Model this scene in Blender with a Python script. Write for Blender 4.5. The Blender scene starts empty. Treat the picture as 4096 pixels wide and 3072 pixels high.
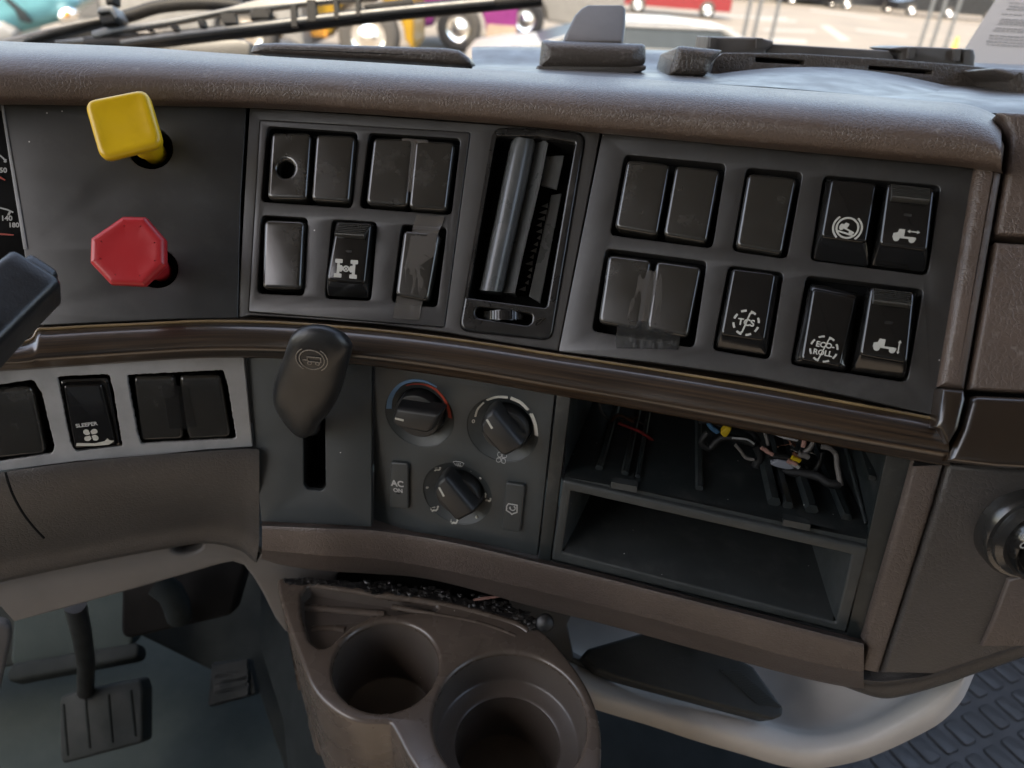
import bpy, bmesh, math, random
from mathutils import Vector, Matrix
from mathutils.geometry import tessellate_polygon
R = math.radians
scn = bpy.context.scene
# ------------------------------------------------------------------ camera
F, CX, CY = 3037.0, 2048.0, 1536.0
PITCH, ROLL = R(30), R(4.5)
CAM = Vector((0, 0, 2.2))
W = Vector((0, math.cos(PITCH), -math.sin(PITCH)))
R0 = Vector((1, 0, 0)); U0 = R0.cross(W)
RX = R0*math.cos(ROLL) + U0*math.sin(ROLL)
UY = -R0*math.sin(ROLL) + U0*math.cos(ROLL)
cd = bpy.data.cameras.new('camera'); cam = bpy.data.objects.new('camera', cd)
scn.collection.objects.link(cam); scn.camera = cam
cam.matrix_world = Matrix(((RX.x, UY.x, -W.x, CAM.x), (RX.y, UY.y, -W.y, CAM.y), (RX.z, UY.z, -W.z, CAM.z), (0, 0, 0, 1)))
cd.sensor_width = 36; cd.lens = 36*F/4096; cd.clip_start = 0.02; cd.clip_end = 2000
cd.dof.use_dof = True; cd.dof.focus_distance = 0.445; cd.dof.aperture_fstop = 8.0
# ------------------------------------------------------------------ light
wd = bpy.data.worlds.new('World'); scn.world = wd; wd.use_nodes = True
wn = wd.node_tree; wn.nodes.clear()
sky = wn.nodes.new('ShaderNodeTexSky'); sky.sky_type = 'NISHITA'; sky.sun_disc = False
SUN_EL, SUN_AZ = R(60), R(-150)           # azimuth measured from +Y towards +X
sky.sun_elevation = SUN_EL; sky.sun_rotation = SUN_AZ
sky.dust_density = 3.0; sky.air_density = 1.0
bg = wn.nodes.new('ShaderNodeBackground'); bg.inputs[1].default_value = 0.15
wo = wn.nodes.new('ShaderNodeOutputWorld')
wn.links.new(sky.outputs[0], bg.inputs[0]); wn.links.new(bg.outputs[0], wo.inputs[0])
sl = bpy.data.lights.new('sun', 'SUN'); sl.energy = 2.0; sl.angle = R(0.5); sl.color = (1, .93, .82)
so = bpy.data.objects.new('sun', sl); scn.collection.objects.link(so)
sd = Vector((math.sin(SUN_AZ)*math.cos(SUN_EL), math.cos(SUN_AZ)*math.cos(SUN_EL), math.sin(SUN_EL)))
so.rotation_euler = sd.to_track_quat('Z', 'Y').to_euler()
scn.view_settings.view_transform = 'Standard'; scn.view_settings.look = 'None'
scn.view_settings.exposure = 2.88; scn.view_settings.gamma = 1
scn.view_settings.use_curve_mapping = False
scn.view_settings.use_white_balance = True; scn.view_settings.white_balance_temperature = 7900; scn.view_settings.white_balance_tint = 11
# ------------------------------------------------------------------ pixel -> place helpers
def D(*pts):
    if not isinstance(pts[0], (tuple, list)): pts = [pts]
    o = [(x*1.85172, y*1.85172) for x, y in pts]
    return o if len(o) > 1 else o[0]
def VW(ox, oy, s):
    def f(*pts):
        if not isinstance(pts[0], (tuple, list)): pts = [pts]
        o = [(ox+x*s, oy+y*s) for x, y in pts]
        return o if len(o) > 1 else o[0]
    return f
V1 = VW(0, 0, .63291); V2 = VW(1300, 0, .63291); V3 = VW(2600, 0, .67631); V4 = VW(0, 1000, .63291)
V5 = VW(1000, 1200, .63291); V6 = VW(2200, 1000, .67812); V7 = VW(0, 2022, .63291); V8 = VW(1100, 2022, .63291)
V9 = VW(2200, 2022, .63291); V10 = VW(3300, 2022, .63275); V11 = VW(3500, 1200, .60263); V12 = VW(950, 450, .54255)
V13 = VW(2350, 580, .52437); V14 = VW(3100, 680, .52434); V15 = VW(1850, 480, .55453); V16 = VW(1450, 1450, .48222)
V17 = VW(0, 0, .49729); V18 = VW(1000, 0, .5425); V19 = VW(2100, 0, .49729); V20 = VW(3100, 0, .45027)
V21 = VW(3850, 1900, .36176); V22 = VW(0, 280, .73529); V23 = VW(2200, 1540, .63291); V24 = VW(0, 2150, .55581)
def ray(p): return W + RX*((p[0]-CX)/F) + UY*((CY-p[1])/F)
def PZ(p, z): return CAM + ray(p)*z
class Plane:
    def __init__(s, o, n):
        s.o = Vector(o); s.n = Vector(n).normalized()
        s.x = (RX - s.n*RX.dot(s.n)).normalized(); s.y = s.n.cross(s.x)
    def at(s, p, h=0):
        r = ray(p); t = (s.o + s.n*h - CAM).dot(s.n)/r.dot(s.n); return CAM + r*t
    def z(s, p, h=0): return (s.at(p, h)-CAM).dot(W)
    def loc(s, pts, h=0):
        o = []
        for p in pts:
            v = s.at(p, h)-s.o; o.append((v.dot(s.x), v.dot(s.y)))
        return o
    def w(s, q, h=0): return s.o + s.x*q[0] + s.y*q[1] + s.n*h
def plane3(a, b, c):
    pa, pb, pc = PZ(D(a[0], a[1]), a[2]), PZ(D(b[0], b[1]), b[2]), PZ(D(c[0], c[1]), c[2])
    n = (pb-pa).cross(pc-pa)
    if n.dot(CAM-pa) < 0: n = -n
    return Plane(pa, n)
def planen(p, z, n):
    return Plane(PZ(D(*p), z), n)
PA = plane3((5, 225, .436), (530, 232, .463), (75, 705, .439))
PB = plane3((540, 232, .463), (1300, 285, .448), (515, 685, .463))
PC = plane3((1300, 285, .448), (2115, 362, .392), (1210, 760, .449))
PLV = plane3((530, 768, .470), (805, 782, .468), (565, 1128, .510))
PH = plane3((805, 785, .468), (1970, 985, .408), (1170, 1203, .500))
PS = plane3((527, 765, .466), (0, 800, .432), (545, 965, .488))
PTR = planen((1112, 1570), .480, (0, -.06, .998))
GROUND = Plane((0, 0, 0), (0, 0, 1)); FLOORZ = 1.36
FLOOR = Plane((0, 0, FLOORZ), (0, 0, 1))
def vert(z, tilt=0, yaw=0, p=(1106, 100)):
    return planen(p, z, (math.sin(R(yaw))*math.cos(R(tilt)), -math.cos(R(yaw))*math.cos(R(tilt)), math.sin(R(tilt))))
def lerp_tab(tab, x):
    if x <= tab[0][0]: return tab[0][1]
    for (a, ya), (b, yb) in zip(tab, tab[1:]):
        if x <= b: return ya + (yb-ya)*(x-a)/(b-a)
    return tab[-1][1]
def smoothpts(pts, n):
    """Catmull-Rom through a list of tuples, n samples in all, uniform in parameter"""
    m = len(pts)-1; out = []
    for k in range(n):
        t = k/(n-1)*m; i = min(int(t), m-1); f = t-i
        p0 = pts[max(i-1, 0)]; p1 = pts[i]; p2 = pts[i+1]; p3 = pts[min(i+2, m)]
        out.append(tuple(.5*((2*b)+(-a+c)*f+(2*a-5*b+4*c-d)*f*f+(-a+3*b-3*c+d)*f**3) for a, b, c, d in zip(p0, p1, p2, p3)))
    return out
# ------------------------------------------------------------------ object helpers
WL = {}
def link(o): scn.collection.objects.link(o); return o
def tag(o, label, cat, group=None, kind=None):
    if label: o['label'] = label
    if cat: o['category'] = cat
    if group: o['group'] = group
    if kind: o['kind'] = kind
    return o
def thing(name, label, cat, loc, group=None):
    o = link(bpy.data.objects.new(name, None)); o.empty_display_size = .01
    o.location = loc; WL[o] = Vector(loc)
    return tag(o, label, cat, group)
def finish(me, sharp=38):
    bm = bmesh.new(); bm.from_mesh(me)
    bmesh.ops.remove_doubles(bm, verts=bm.verts, dist=1e-7)
    bmesh.ops.recalc_face_normals(bm, faces=bm.faces)
    c = math.cos(R(sharp))
    for f in bm.faces: f.smooth = True
    for e in bm.edges:
        if len(e.link_faces) == 2 and e.link_faces[0].normal.dot(e.link_faces[1].normal) < c: e.smooth = False
    bm.to_mesh(me); bm.free()
def mk(name, verts, faces, mat, parent=None, label=None, uvs=None, sharp=38, clean=True):
    loc = WL[parent] if parent else sum((Vector(v) for v in verts), Vector())/len(verts)
    me = bpy.data.meshes.new(name)
    me.from_pydata([tuple(Vector(v)-loc) for v in verts], [], faces)
    if uvs:
        ul = me.uv_layers.new(name='UVMap')
        for l in me.loops: ul.data[l.index].uv = uvs[l.vertex_index]
    me.materials.append(mat)
    if clean: finish(me, sharp)
    o = link(bpy.data.objects.new(name, me))
    if parent: o.parent = parent
    else: o.location = loc
    WL[o] = loc
    if label: o['label'] = label
    return o
class MB:
    def __init__(s): s.v = []; s.f = []
    def add(s, v, f):
        k = len(s.v); s.v += [Vector(a) for a in v]; s.f += [tuple(i+k for i in q) for q in f]; return s
    def build(s, name, mat, parent=None, label=None, sharp=38): return mk(name, s.v, s.f, mat, parent, label, sharp=sharp)
# 2D outline tools
def area(p): return sum(a[0]*b[1]-b[0]*a[1] for a, b in zip(p, p[1:]+p[:1]))/2
def ccw(p): return list(p) if area(p) > 0 else list(p)[::-1]
def rnd(p, r, n=5):
    if area(p) < 0:
        p = list(p)[::-1]
        if isinstance(r, (list, tuple)): r = list(r)[::-1]
    out = []; m = len(p)
    for i in range(m):
        a, b, c = Vector(p[i-1]), Vector(p[i]), Vector(p[(i+1) % m])
        u, v = (a-b), (c-b); lu, lv = u.length, v.length
        rr = r[i] if isinstance(r, (list, tuple)) else r
        u.normalize(); v.normalize(); ang = math.acos(max(-1, min(1, u.dot(v))))
        if rr <= 0 or ang > 3.0: out.append(tuple(b)); continue
        d = min(rr/math.tan(ang/2), .48*lu, .48*lv)
        q0, q1 = b+u*d, b+v*d
        for k in range(n+1):
            t = k/n; out.append(tuple(q0*(1-t)**2 + b*2*t*(1-t) + q1*t*t))
    return out
def off(p, d):
    m = len(p); out = []
    for i in range(m):
        a, b, c = Vector(p[i-1]), Vector(p[i]), Vector(p[(i+1) % m])
        e1 = (b-a); e2 = (c-b)
        if e1.length < 1e-9 or e2.length < 1e-9: e1 = e2 = (c-a)
        e1.normalize(); e2.normalize()
        n1 = Vector((-e1.y, e1.x)); n2 = Vector((-e2.y, e2.x)); n = n1+n2
        if n.length < 1e-6: n = n1
        n.normalize(); k = max(.5, n.dot(n1)); out.append(tuple(b+n*(d/k)))
    return out
def inset(p, d):
    """offset whose folded runs collapse onto one point"""
    q = off(p, d); m = len(p)
    if m < 4 or abs(d) < 1e-9: return q
    for it in range(4):
        bad = [(Vector(p[(i+1) % m])-Vector(p[i])).dot(Vector(q[(i+1) % m])-Vector(q[i])) <= 0 and (Vector(q[(i+1) % m])-Vector(q[i])).length > 1e-9 for i in range(m)]
        if not any(bad) or all(bad): break
        s = next(i for i in range(m) if not bad[i]); i = s
        while i < s+m:
            if bad[i % m]:
                j = i
                while bad[(j+1) % m] and j < s+m: j += 1
                a = i-1; b = j+1
                while (Vector(q[a % m])-Vector(q[(a+1) % m])).length < 1e-9: a -= 1
                while (Vector(q[b % m])-Vector(q[(b+1) % m])).length < 1e-9: b += 1
                P, P2, Q, Q2 = Vector(q[a % m]), Vector(q[(a+1) % m]), Vector(q[b % m]), Vector(q[(b+1) % m])
                e1, e2 = P2-P, Q2-Q; den = e1.x*e2.y-e1.y*e2.x
                mid = (P2+Q)/2
                if abs(den) > 1e-12:
                    t = ((Q.x-P.x)*e2.y-(Q.y-P.y)*e2.x)/den; X = P+e1*t
                    if (X-mid).length > abs(d)*3: X = mid
                else: X = mid
                for k in range(a+1, b+1): q[k % m] = tuple(X)
                i = j+1
            else: i += 1
    return q
def circ(c, r, n=32, ry=None, a0=0): return [(c[0]+r*math.cos(a0+2*math.pi*i/n), c[1]+(ry or r)*math.sin(a0+2*math.pi*i/n)) for i in range(n)]
def jag(p, amp, step, seed):
    """ragged hand-cut edge"""
    rg = random.Random(seed); out = []
    for a, b in zip(p, p[1:]+p[:1]):
        a, b = Vector(a), Vector(b); n = max(1, int((b-a).length/step)); d = (b-a); nn = Vector((-d.y, d.x))
        if nn.length > 0: nn.normalize()
        for k in range(n): out.append(tuple(a+d*(k/n)+nn*rg.uniform(-amp, amp)))
    return out
def plate(name, mat, pl, outer, holes=(), h=0., th=.003, b=.0006, nb=3, draft=0, parent=None, label=None, back=False, mb=None):
    """solid plate on a plane: outer/holes are 2D loops in the plane's metres"""
    outer = ccw(outer); holes = [ccw(x) for x in holes]
    loops = [(outer, 1)] + [(x, -1) for x in holes]
    V = []; Fc = []; fronts = []
    for lp, s in loops:
        rings = []; full = inset(lp, s*b) if b > 0 else lp
        for k in range(nb+1):
            a = k/nb*math.pi/2; fr_ = 1-math.sin(a)
            rings.append([((p[0]+(f[0]-p[0])*fr_, p[1]+(f[1]-p[1])*fr_), h-b*(1-math.cos(a))) for p, f in zip(lp, full)])
        rings.append([(q, h-th) for q in (off(lp, -s*draft) if draft else lp)])
        st = len(V); m = len(lp)
        for rg in rings: V += [pl.w(q, hh) for q, hh in rg]
        fronts.append((st, [Vector((q[0], q[1], 0)) for q, hh in rings[0]]))
        for k in range(len(rings)-1):
            for i in range(m):
                j = (i+1) % m; A = st+k*m; B = A+m
                Fc.append((A+i, A+j, B+j, B+i))
    idx = [st+i for st, l in fronts for i in range(len(l))]
    if len(loops) == 1: Fc.append(tuple(idx))
    else:
        for t in tessellate_polygon([l for st, l in fronts]): Fc.append(tuple(idx[i] for i in t))
    if back and len(loops) == 1:
        m = len(outer); st = len(V)-m; Fc.append(tuple(st+i for i in range(m))[::-1])
    if mb is not None: mb.add(V, Fc); return mb
    return mk(name, V, Fc, mat, parent, label)
def boxv(o, a, b, c):
    v = [o+a*i+b*j+c*k for i in (-1, 1) for j in (-1, 1) for k in (-1, 1)]
    return v, [(0, 1, 3, 2), (4, 6, 7, 5), (0, 4, 5, 1), (2, 3, 7, 6), (0, 2, 6, 4), (1, 5, 7, 3)]
def axes(d):
    d = d.normalized(); t = Vector((0, 0, 1)) if abs(d.z) < .9 else Vector((1, 0, 0))
    a = d.cross(t).normalized(); return a, d.cross(a)
def tubev(pts, r, n=8, cap=True):
    V = []; Fc = []; m = len(pts); pa = None
    for i, p in enumerate(pts):
        d = (pts[min(i+1, m-1)]-pts[max(i-1, 0)])
        if d.length < 1e-9: d = Vector((0, 0, 1))
        d.normalize()
        a = axes(d)[0] if pa is None else (pa-d*pa.dot(d)).normalized()
        pa = a; b = d.cross(a); rr = r[i] if isinstance(r, (list, tuple)) else r
        V += [p+a*rr*math.cos(2*math.pi*k/n)+b*rr*math.sin(2*math.pi*k/n) for k in range(n)]
    for i in range(m-1):
        for k in range(n):
            j = (k+1) % n; Fc.append((i*n+k, i*n+j, (i+1)*n+j, (i+1)*n+k))
    if cap: Fc += [tuple(range(n))[::-1], tuple((m-1)*n+k for k in range(n))]
    return V, Fc
def lathev(o, ax, prof, n=40, x0=None):
    """prof: list of (radius, distance along ax)"""
    a, b = axes(ax)
    if x0 is not None: a = x0; b = ax.cross(a)
    ax = ax.normalized(); V = []; Fc = []
    for r, hh in prof: V += [o+ax*hh+(a*math.cos(2*math.pi*k/n)+b*math.sin(2*math.pi*k/n))*max(r, 1e-6) for k in range(n)]
    for i in range(len(prof)-1):
        for k in range(n):
            j = (k+1) % n; Fc.append((i*n+k, i*n+j, (i+1)*n+j, (i+1)*n+k))
    return V, Fc
def sheetv(rows):
    V = [p for r in rows for p in r]; m = len(rows[0]); Fc = []
    for i in range(len(rows)-1):
        for j in range(m-1): Fc.append((i*m+j, i*m+j+1, (i+1)*m+j+1, (i+1)*m+j))
    return V, Fc
def sheet(name, mat, rails, n, sub=4, parent=None, label=None, sharp=60):
    """rails: list of lists of world points; each resampled to n and Catmull-interpolated across"""
    rs = [[Vector(q) for q in smoothpts([tuple(p) for p in r], n)] for r in rails]
    nr = (len(rs)-1)*sub+1; cols = []
    for j in range(n): cols.append([Vector(q) for q in smoothpts([tuple(r[j]) for r in rs], nr)])
    rows = [[cols[j][i] for j in range(n)] for i in range(nr)]
    V, Fc = sheetv(rows); uv = []
    cum = [0]
    for j in range(1, n): cum.append(cum[-1]+(rows[nr//2][j]-rows[nr//2][j-1]).length)
    for i in range(nr):
        t = 0 if i == 0 else t+(rows[i][n//2]-rows[i-1][n//2]).length
        uv += [(cum[j], t) for j in range(n)]
    return mk(name, V, Fc, mat, parent, label, uvs=uv, sharp=sharp, clean=False if False else True)
# flat markings ------------------------------------------------------------
def stroke(pts, w, closed=False, wend=None):
    m = len(pts); out = []; L = []; Rr = []
    for i in range(m):
        if closed: a, b, c = Vector(pts[i-1]), Vector(pts[i]), Vector(pts[(i+1) % m])
        else: a, b, c = Vector(pts[max(i-1, 0)]), Vector(pts[i]), Vector(pts[min(i+1, m-1)])
        e1 = b-a; e2 = c-b
        if e1.length < 1e-9: e1 = e2
        if e2.length < 1e-9: e2 = e1
        e1 = e1.normalized(); e2 = e2.normalized(); n1 = Vector((-e1.y, e1.x)); n = n1+Vector((-e2.y, e2.x))
        n = n.normalized() if n.length > 1e-6 else n1; k = max(.4, n.dot(n1))
        ww = w if wend is None else w+(wend-w)*i/(m-1)
        L.append(tuple(b+n*(ww/2/k))); Rr.append(tuple(b-n*(ww/2/k)))
    for i in range(m if closed else m-1):
        j = (i+1) % m; out.append([L[i], L[j], Rr[j], Rr[i]])
    return out
def arc(c, r, a0, a1, n=16, ry=None): return [(c[0]+r*math.cos(R(a0+(a1-a0)*i/n)), c[1]+(ry or r)*math.sin(R(a0+(a1-a0)*i/n))) for i in range(n+1)]
class Frame:
    """drawing frame in mm on a plane: origin pixel, +x towards the second pixel"""
    def __init__(s, pl, p, q, h=0, hf=None):
        s.pl = pl; s.h = h; s.o = pl.at(p, h); d = pl.at(q, h)-s.o; s.x = d.normalized(); s.y = pl.n.cross(s.x); s.n = pl.n; s.hf = hf
    def w(s, q, dz=0): return s.o+s.x*(q[0]*.001)+s.y*(q[1]*.001)+s.n*dz
def marks(name, mat, fr, polys, parent, th=.00012, label=None, texts=()):
    th0 = th; V = []; Fc = []
    for ip, p in enumerate(polys):
        th = th0+(ip % 30)*6e-6; p = ccw(p); k = len(V); m = len(p)
        V += [fr.w(q, th) for q in p] + [fr.w(q, -th) for q in p]
        if m > 4: Fc += [tuple(k+i for i in t) for t in tessellate_polygon([[Vector((q[0], q[1], 0)) for q in p]])]
        else: Fc.append(tuple(range(k, k+m)))
        Fc += [(k+i, k+m+i, k+m+(i+1) % m, k+(i+1) % m) for i in range(m)]
    for (s, pos, size, ang) in texts:
        tv, tf = textmesh(s, size)
        ca, sa = math.cos(R(ang)), math.sin(R(ang)); k = len(V)
        V += [fr.w((pos[0]+x*ca-y*sa, pos[1]+x*sa+y*ca), th0+.0002) for x, y in tv]
        Fc += [tuple(k+i for i in f) for f in tf]
    if fr.hf: V = [fr.hf(v) for v in V]
    return mk(name, V, Fc, mat, parent, label, clean=False)
def textmesh(s, size, bold=.034):
    cu = bpy.data.curves.new('t', 'FONT'); cu.body = s; cu.size = size; cu.align_x = 'CENTER'; cu.align_y = 'CENTER'
    cu.offset = bold*size; cu.resolution_u = 3
    o = bpy.data.objects.new('t', cu); link(o)
    me = bpy.data.meshes.new_from_object(o)
    v = [(a.co.x, a.co.y) for a in me.vertices]; f = [tuple(p.vertices) for p in me.polygons]
    bpy.data.objects.remove(o); bpy.data.curves.remove(cu); bpy.data.meshes.remove(me)
    return v, f
# ------------------------------------------------------------------ materials
KA = .6
def nodes(name):
    m = bpy.data.materials.new(name); m.use_nodes = True; nt = m.node_tree
    return m, nt, nt.nodes['Principled BSDF'], nt.nodes['Material Output']
def ramp(nt, a, b, ca, cb):
    r = nt.nodes.new('ShaderNodeValToRGB'); r.color_ramp.elements[0].position = a; r.color_ramp.elements[1].position = b
    r.color_ramp.elements[0].color = (*ca, 1); r.color_ramp.elements[1].color = (*cb, 1); return r
def tex(nt, kind, scale, co=None, **kw):
    t = nt.nodes.new(kind); t.inputs['Scale'].default_value = scale
    for k, v in kw.items():
        if k in t.inputs: t.inputs[k].default_value = v
    if co: nt.links.new(co, t.inputs['Vector'])
    return t
def plastic(name, col, rough=.45, grain=.12, gscale=2500, var=.18, specks=0., dust=0., dustcol=(.35, .33, .31), spec=.5, coat=0, blot=25):
    col = [c*KA for c in col]; dustcol = [c*KA for c in dustcol]
    m, nt, bs, out = nodes(name); L = nt.links.new
    tc = nt.nodes.new('ShaderNodeTexCoord'); oi = nt.nodes.new('ShaderNodeObjectInfo'); va = nt.nodes.new('ShaderNodeVectorMath'); va.operation = 'ADD'
    ml = nt.nodes.new('ShaderNodeMath'); ml.operation = 'MULTIPLY'; L(oi.outputs['Random'], ml.inputs[0]); ml.inputs[1].default_value = 7.3
    L(tc.outputs['Object'], va.inputs[0]); L(ml.outputs[0], va.inputs[1]); co = va.outputs[0]
    n1 = tex(nt, 'ShaderNodeTexNoise', blot, co, Detail=5., Roughness=.6)
    r1 = ramp(nt, .3, .7, [c*(1-var) for c in col], [min(1, c*(1+var)) for c in col]); L(n1.outputs[0], r1.inputs[0])
    cur = r1.outputs[0]
    if dust:
        n2 = tex(nt, 'ShaderNodeTexNoise', 60, co, Detail=8., Roughness=.7)
        r2 = ramp(nt, .52, .8, (0, 0, 0), (dust, dust, dust)); L(n2.outputs[0], r2.inputs[0])
        mx = nt.nodes.new('ShaderNodeMixRGB'); L(r2.outputs[0], mx.inputs[0]); L(cur, mx.inputs[1]); mx.inputs[2].default_value = (*dustcol, 1); cur = mx.outputs[0]
    if specks:
        v = tex(nt, 'ShaderNodeTexVoronoi', 130, co)
        lt = nt.nodes.new('ShaderNodeMath'); lt.operation = 'LESS_THAN'; L(v.outputs['Distance'], lt.inputs[0]); lt.inputs[1].default_value = .055
        sp = nt.nodes.new('ShaderNodeSeparateColor'); L(v.outputs['Color'], sp.inputs[0])
        l2 = nt.nodes.new('ShaderNodeMath'); l2.operation = 'LESS_THAN'; L(sp.outputs[0], l2.inputs[0]); l2.inputs[1].default_value = specks
        mu = nt.nodes.new('ShaderNodeMath'); mu.operation = 'MULTIPLY'; L(lt.outputs[0], mu.inputs[0]); L(l2.outputs[0], mu.inputs[1])
        mx = nt.nodes.new('ShaderNodeMixRGB'); L(mu.outputs[0], mx.inputs[0]); L(cur, mx.inputs[1]); mx.inputs[2].default_value = (.5, .48, .45, 1); cur = mx.outputs[0]
    L(cur, bs.inputs['Base Color'])
    n3 = tex(nt, 'ShaderNodeTexNoise', 45, co, Detail=6.)
    mr = nt.nodes.new('ShaderNodeMapRange'); L(n3.outputs[0], mr.inputs[0]); mr.inputs[1].default_value = .3; mr.inputs[2].default_value = .7
    mr.inputs[3].default_value = max(.03, rough*.82); mr.inputs[4].default_value = min(1, rough*1.2); L(mr.outputs[0], bs.inputs['Roughness'])
    bs.inputs['Specular IOR Level'].default_value = spec
    if coat: bs.inputs['Coat Weight'].default_value = coat; bs.inputs['Coat Roughness'].default_value = .12
    if grain:
        n4 = tex(nt, 'ShaderNodeTexNoise', gscale, co, Detail=2.)
        n5 = tex(nt, 'ShaderNodeTexNoise', 70, co, Detail=3.)
        ad = nt.nodes.new('ShaderNodeMath'); ad.operation = 'MULTIPLY_ADD'; L(n5.outputs[0], ad.inputs[0]); ad.inputs[1].default_value = 2.5; L(n4.outputs[0], ad.inputs[2])
        bp = nt.nodes.new('ShaderNodeBump'); bp.inputs['Strength'].default_value = grain; bp.inputs['Distance'].default_value = .0004
        L(ad.outputs[0], bp.inputs['Height']); L(bp.outputs[0], bs.inputs['Normal'])
    return m
def leather(name, col, scale=330, strength=.5, rough=.48, fine=.0004, worn=(.3, .27, .24), wornk=.3, crease=1.):
    col = [c*KA for c in col]
    m, nt, bs, out = nodes(name); L = nt.links.new
    tc = nt.nodes.new('ShaderNodeTexCoord'); co = tc.outputs['Object']
    nz = tex(nt, 'ShaderNodeTexNoise', 160, co, Detail=4.)
    vm = nt.nodes.new('ShaderNodeVectorMath'); vm.operation = 'MULTIPLY_ADD'; L(nz.outputs['Color'], vm.inputs[0]); vm.inputs[1].default_value = (.0022,)*3; L(co, vm.inputs[2])
    v1 = nt.nodes.new('ShaderNodeTexVoronoi'); v1.feature = 'DISTANCE_TO_EDGE'; v1.inputs['Scale'].default_value = scale; L(vm.outputs[0], v1.inputs['Vector'])
    v2 = nt.nodes.new('ShaderNodeTexVoronoi'); v2.feature = 'DISTANCE_TO_EDGE'; v2.inputs['Scale'].default_value = scale*2.3; L(vm.outputs[0], v2.inputs['Vector'])
    r1 = ramp(nt, 0, .16, (0, 0, 0), (1, 1, 1)); L(v1.outputs[0], r1.inputs[0])
    r2 = ramp(nt, 0, .3, (0, 0, 0), (1, 1, 1)); L(v2.outputs[0], r2.inputs[0])
    # patches with deeper and shallower creases
    np_ = tex(nt, 'ShaderNodeTexNoise', 30, co, Detail=3.)
    ad = nt.nodes.new('ShaderNodeMath'); ad.operation = 'MULTIPLY_ADD'; L(r2.outputs[0], ad.inputs[0]); ad.inputs[1].default_value = .35; L(r1.outputs[0], ad.inputs[2])
    mu = nt.nodes.new('ShaderNodeMath'); mu.operation = 'MULTIPLY'; L(ad.outputs[0], mu.inputs[0])
    mr = nt.nodes.new('ShaderNodeMapRange'); L(np_.outputs[0], mr.inputs[0]); mr.inputs[1].default_value = .35; mr.inputs[2].default_value = .65; mr.inputs[3].default_value = .35; mr.inputs[4].default_value = 1.; L(mr.outputs[0], mu.inputs[1])
    bp = nt.nodes.new('ShaderNodeBump'); bp.inputs['Strength'].default_value = strength; bp.inputs['Distance'].default_value = fine
    L(mu.outputs[0], bp.inputs['Height']); L(bp.outputs[0], bs.inputs['Normal'])
    nb = tex(nt, 'ShaderNodeTexNoise', 18, co, Detail=4.)
    rc = ramp(nt, .3, .7, [c*.85 for c in col], [c*1.15 for c in col]); L(nb.outputs[0], rc.inputs[0])
    mx = nt.nodes.new('ShaderNodeMixRGB'); mx.inputs[2].default_value = (*worn, 1); L(rc.outputs[0], mx.inputs[1])
    nw = tex(nt, 'ShaderNodeTexNoise', 220, co, Detail=5.); rw = ramp(nt, .6, .8, (0, 0, 0), (wornk,)*3); L(nw.outputs[0], rw.inputs[0]); L(rw.outputs[0], mx.inputs[0])
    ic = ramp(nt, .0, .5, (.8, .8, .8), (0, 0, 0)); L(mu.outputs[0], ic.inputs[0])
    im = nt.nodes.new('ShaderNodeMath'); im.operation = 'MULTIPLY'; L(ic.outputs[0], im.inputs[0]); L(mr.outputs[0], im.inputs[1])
    m2 = nt.nodes.new('ShaderNodeMixRGB'); L(im.outputs[0], m2.inputs[0]); L(mx.outputs[0], m2.inputs[1]); m2.inputs[2].default_value = (*[c*crease for c in col], 1)  # crease lines lightened: wear, with ridge highlights put into the colour
    L(m2.outputs[0], bs.inputs['Base Color']); bs.inputs['Roughness'].default_value = rough
    return m
def simple(name, col, rough=.5, metal=0., spec=.5, var=.12, scale=8, emit=None):
    if not metal: col = [c*KA*(.42 if 'paint' in name else .8) for c in col]
    m, nt, bs, out = nodes(name); L = nt.links.new
    tc = nt.nodes.new('ShaderNodeTexCoord'); n1 = tex(nt, 'ShaderNodeTexNoise', scale, tc.outputs['Object'], Detail=4.)
    r1 = ramp(nt, .3, .7, [c*(1-var) for c in col], [min(1, c*(1+var)) for c in col]); L(n1.outputs[0], r1.inputs[0]); L(r1.outputs[0], bs.inputs['Base Color'])
    bs.inputs['Roughness'].default_value = rough; bs.inputs['Metallic'].default_value = metal; bs.inputs['Specular IOR Level'].default_value = spec
    return m
def wood(name):
    m, nt, bs, out = nodes(name); L = nt.links.new
    uv = nt.nodes.new('ShaderNodeTexCoord'); mp = nt.nodes.new('ShaderNodeMapping'); L(uv.outputs['UV'], mp.inputs[0]); mp.inputs['Scale'].default_value = (7, 700, 1)
    n1 = tex(nt, 'ShaderNodeTexNoise', 1, mp.outputs[0], Detail=4., Roughness=.6, Distortion=.4)
    r1 = ramp(nt, .36, .68, (.004, .003, .0025), (.044, .025, .013)); L(n1.outputs[0], r1.inputs[0])
    L(r1.outputs[0], bs.inputs['Base Color']); bs.inputs['Roughness'].default_value = .3
    bs.inputs['Coat Weight'].default_value = .5; bs.inputs['Coat Roughness'].default_value = .15
    return m
def tape(name, col, alpha, rough=.15, bump=.3):
    m, nt, bs, out = nodes(name); L = nt.links.new
    tc = nt.nodes.new('ShaderNodeTexCoord'); n = tex(nt, 'ShaderNodeTexNoise', 300, tc.outputs['Object'], Detail=3.)
    bp = nt.nodes.new('ShaderNodeBump'); bp.inputs['Strength'].default_value = bump; bp.inputs['Distance'].default_value = .0006; L(n.outputs[0], bp.inputs['Height']); L(bp.outputs[0], bs.inputs['Normal'])
    bs.inputs['Base Color'].default_value = (*col, 1); bs.inputs['Roughness'].default_value = rough; bs.inputs['Alpha'].default_value = alpha
    return m
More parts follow.
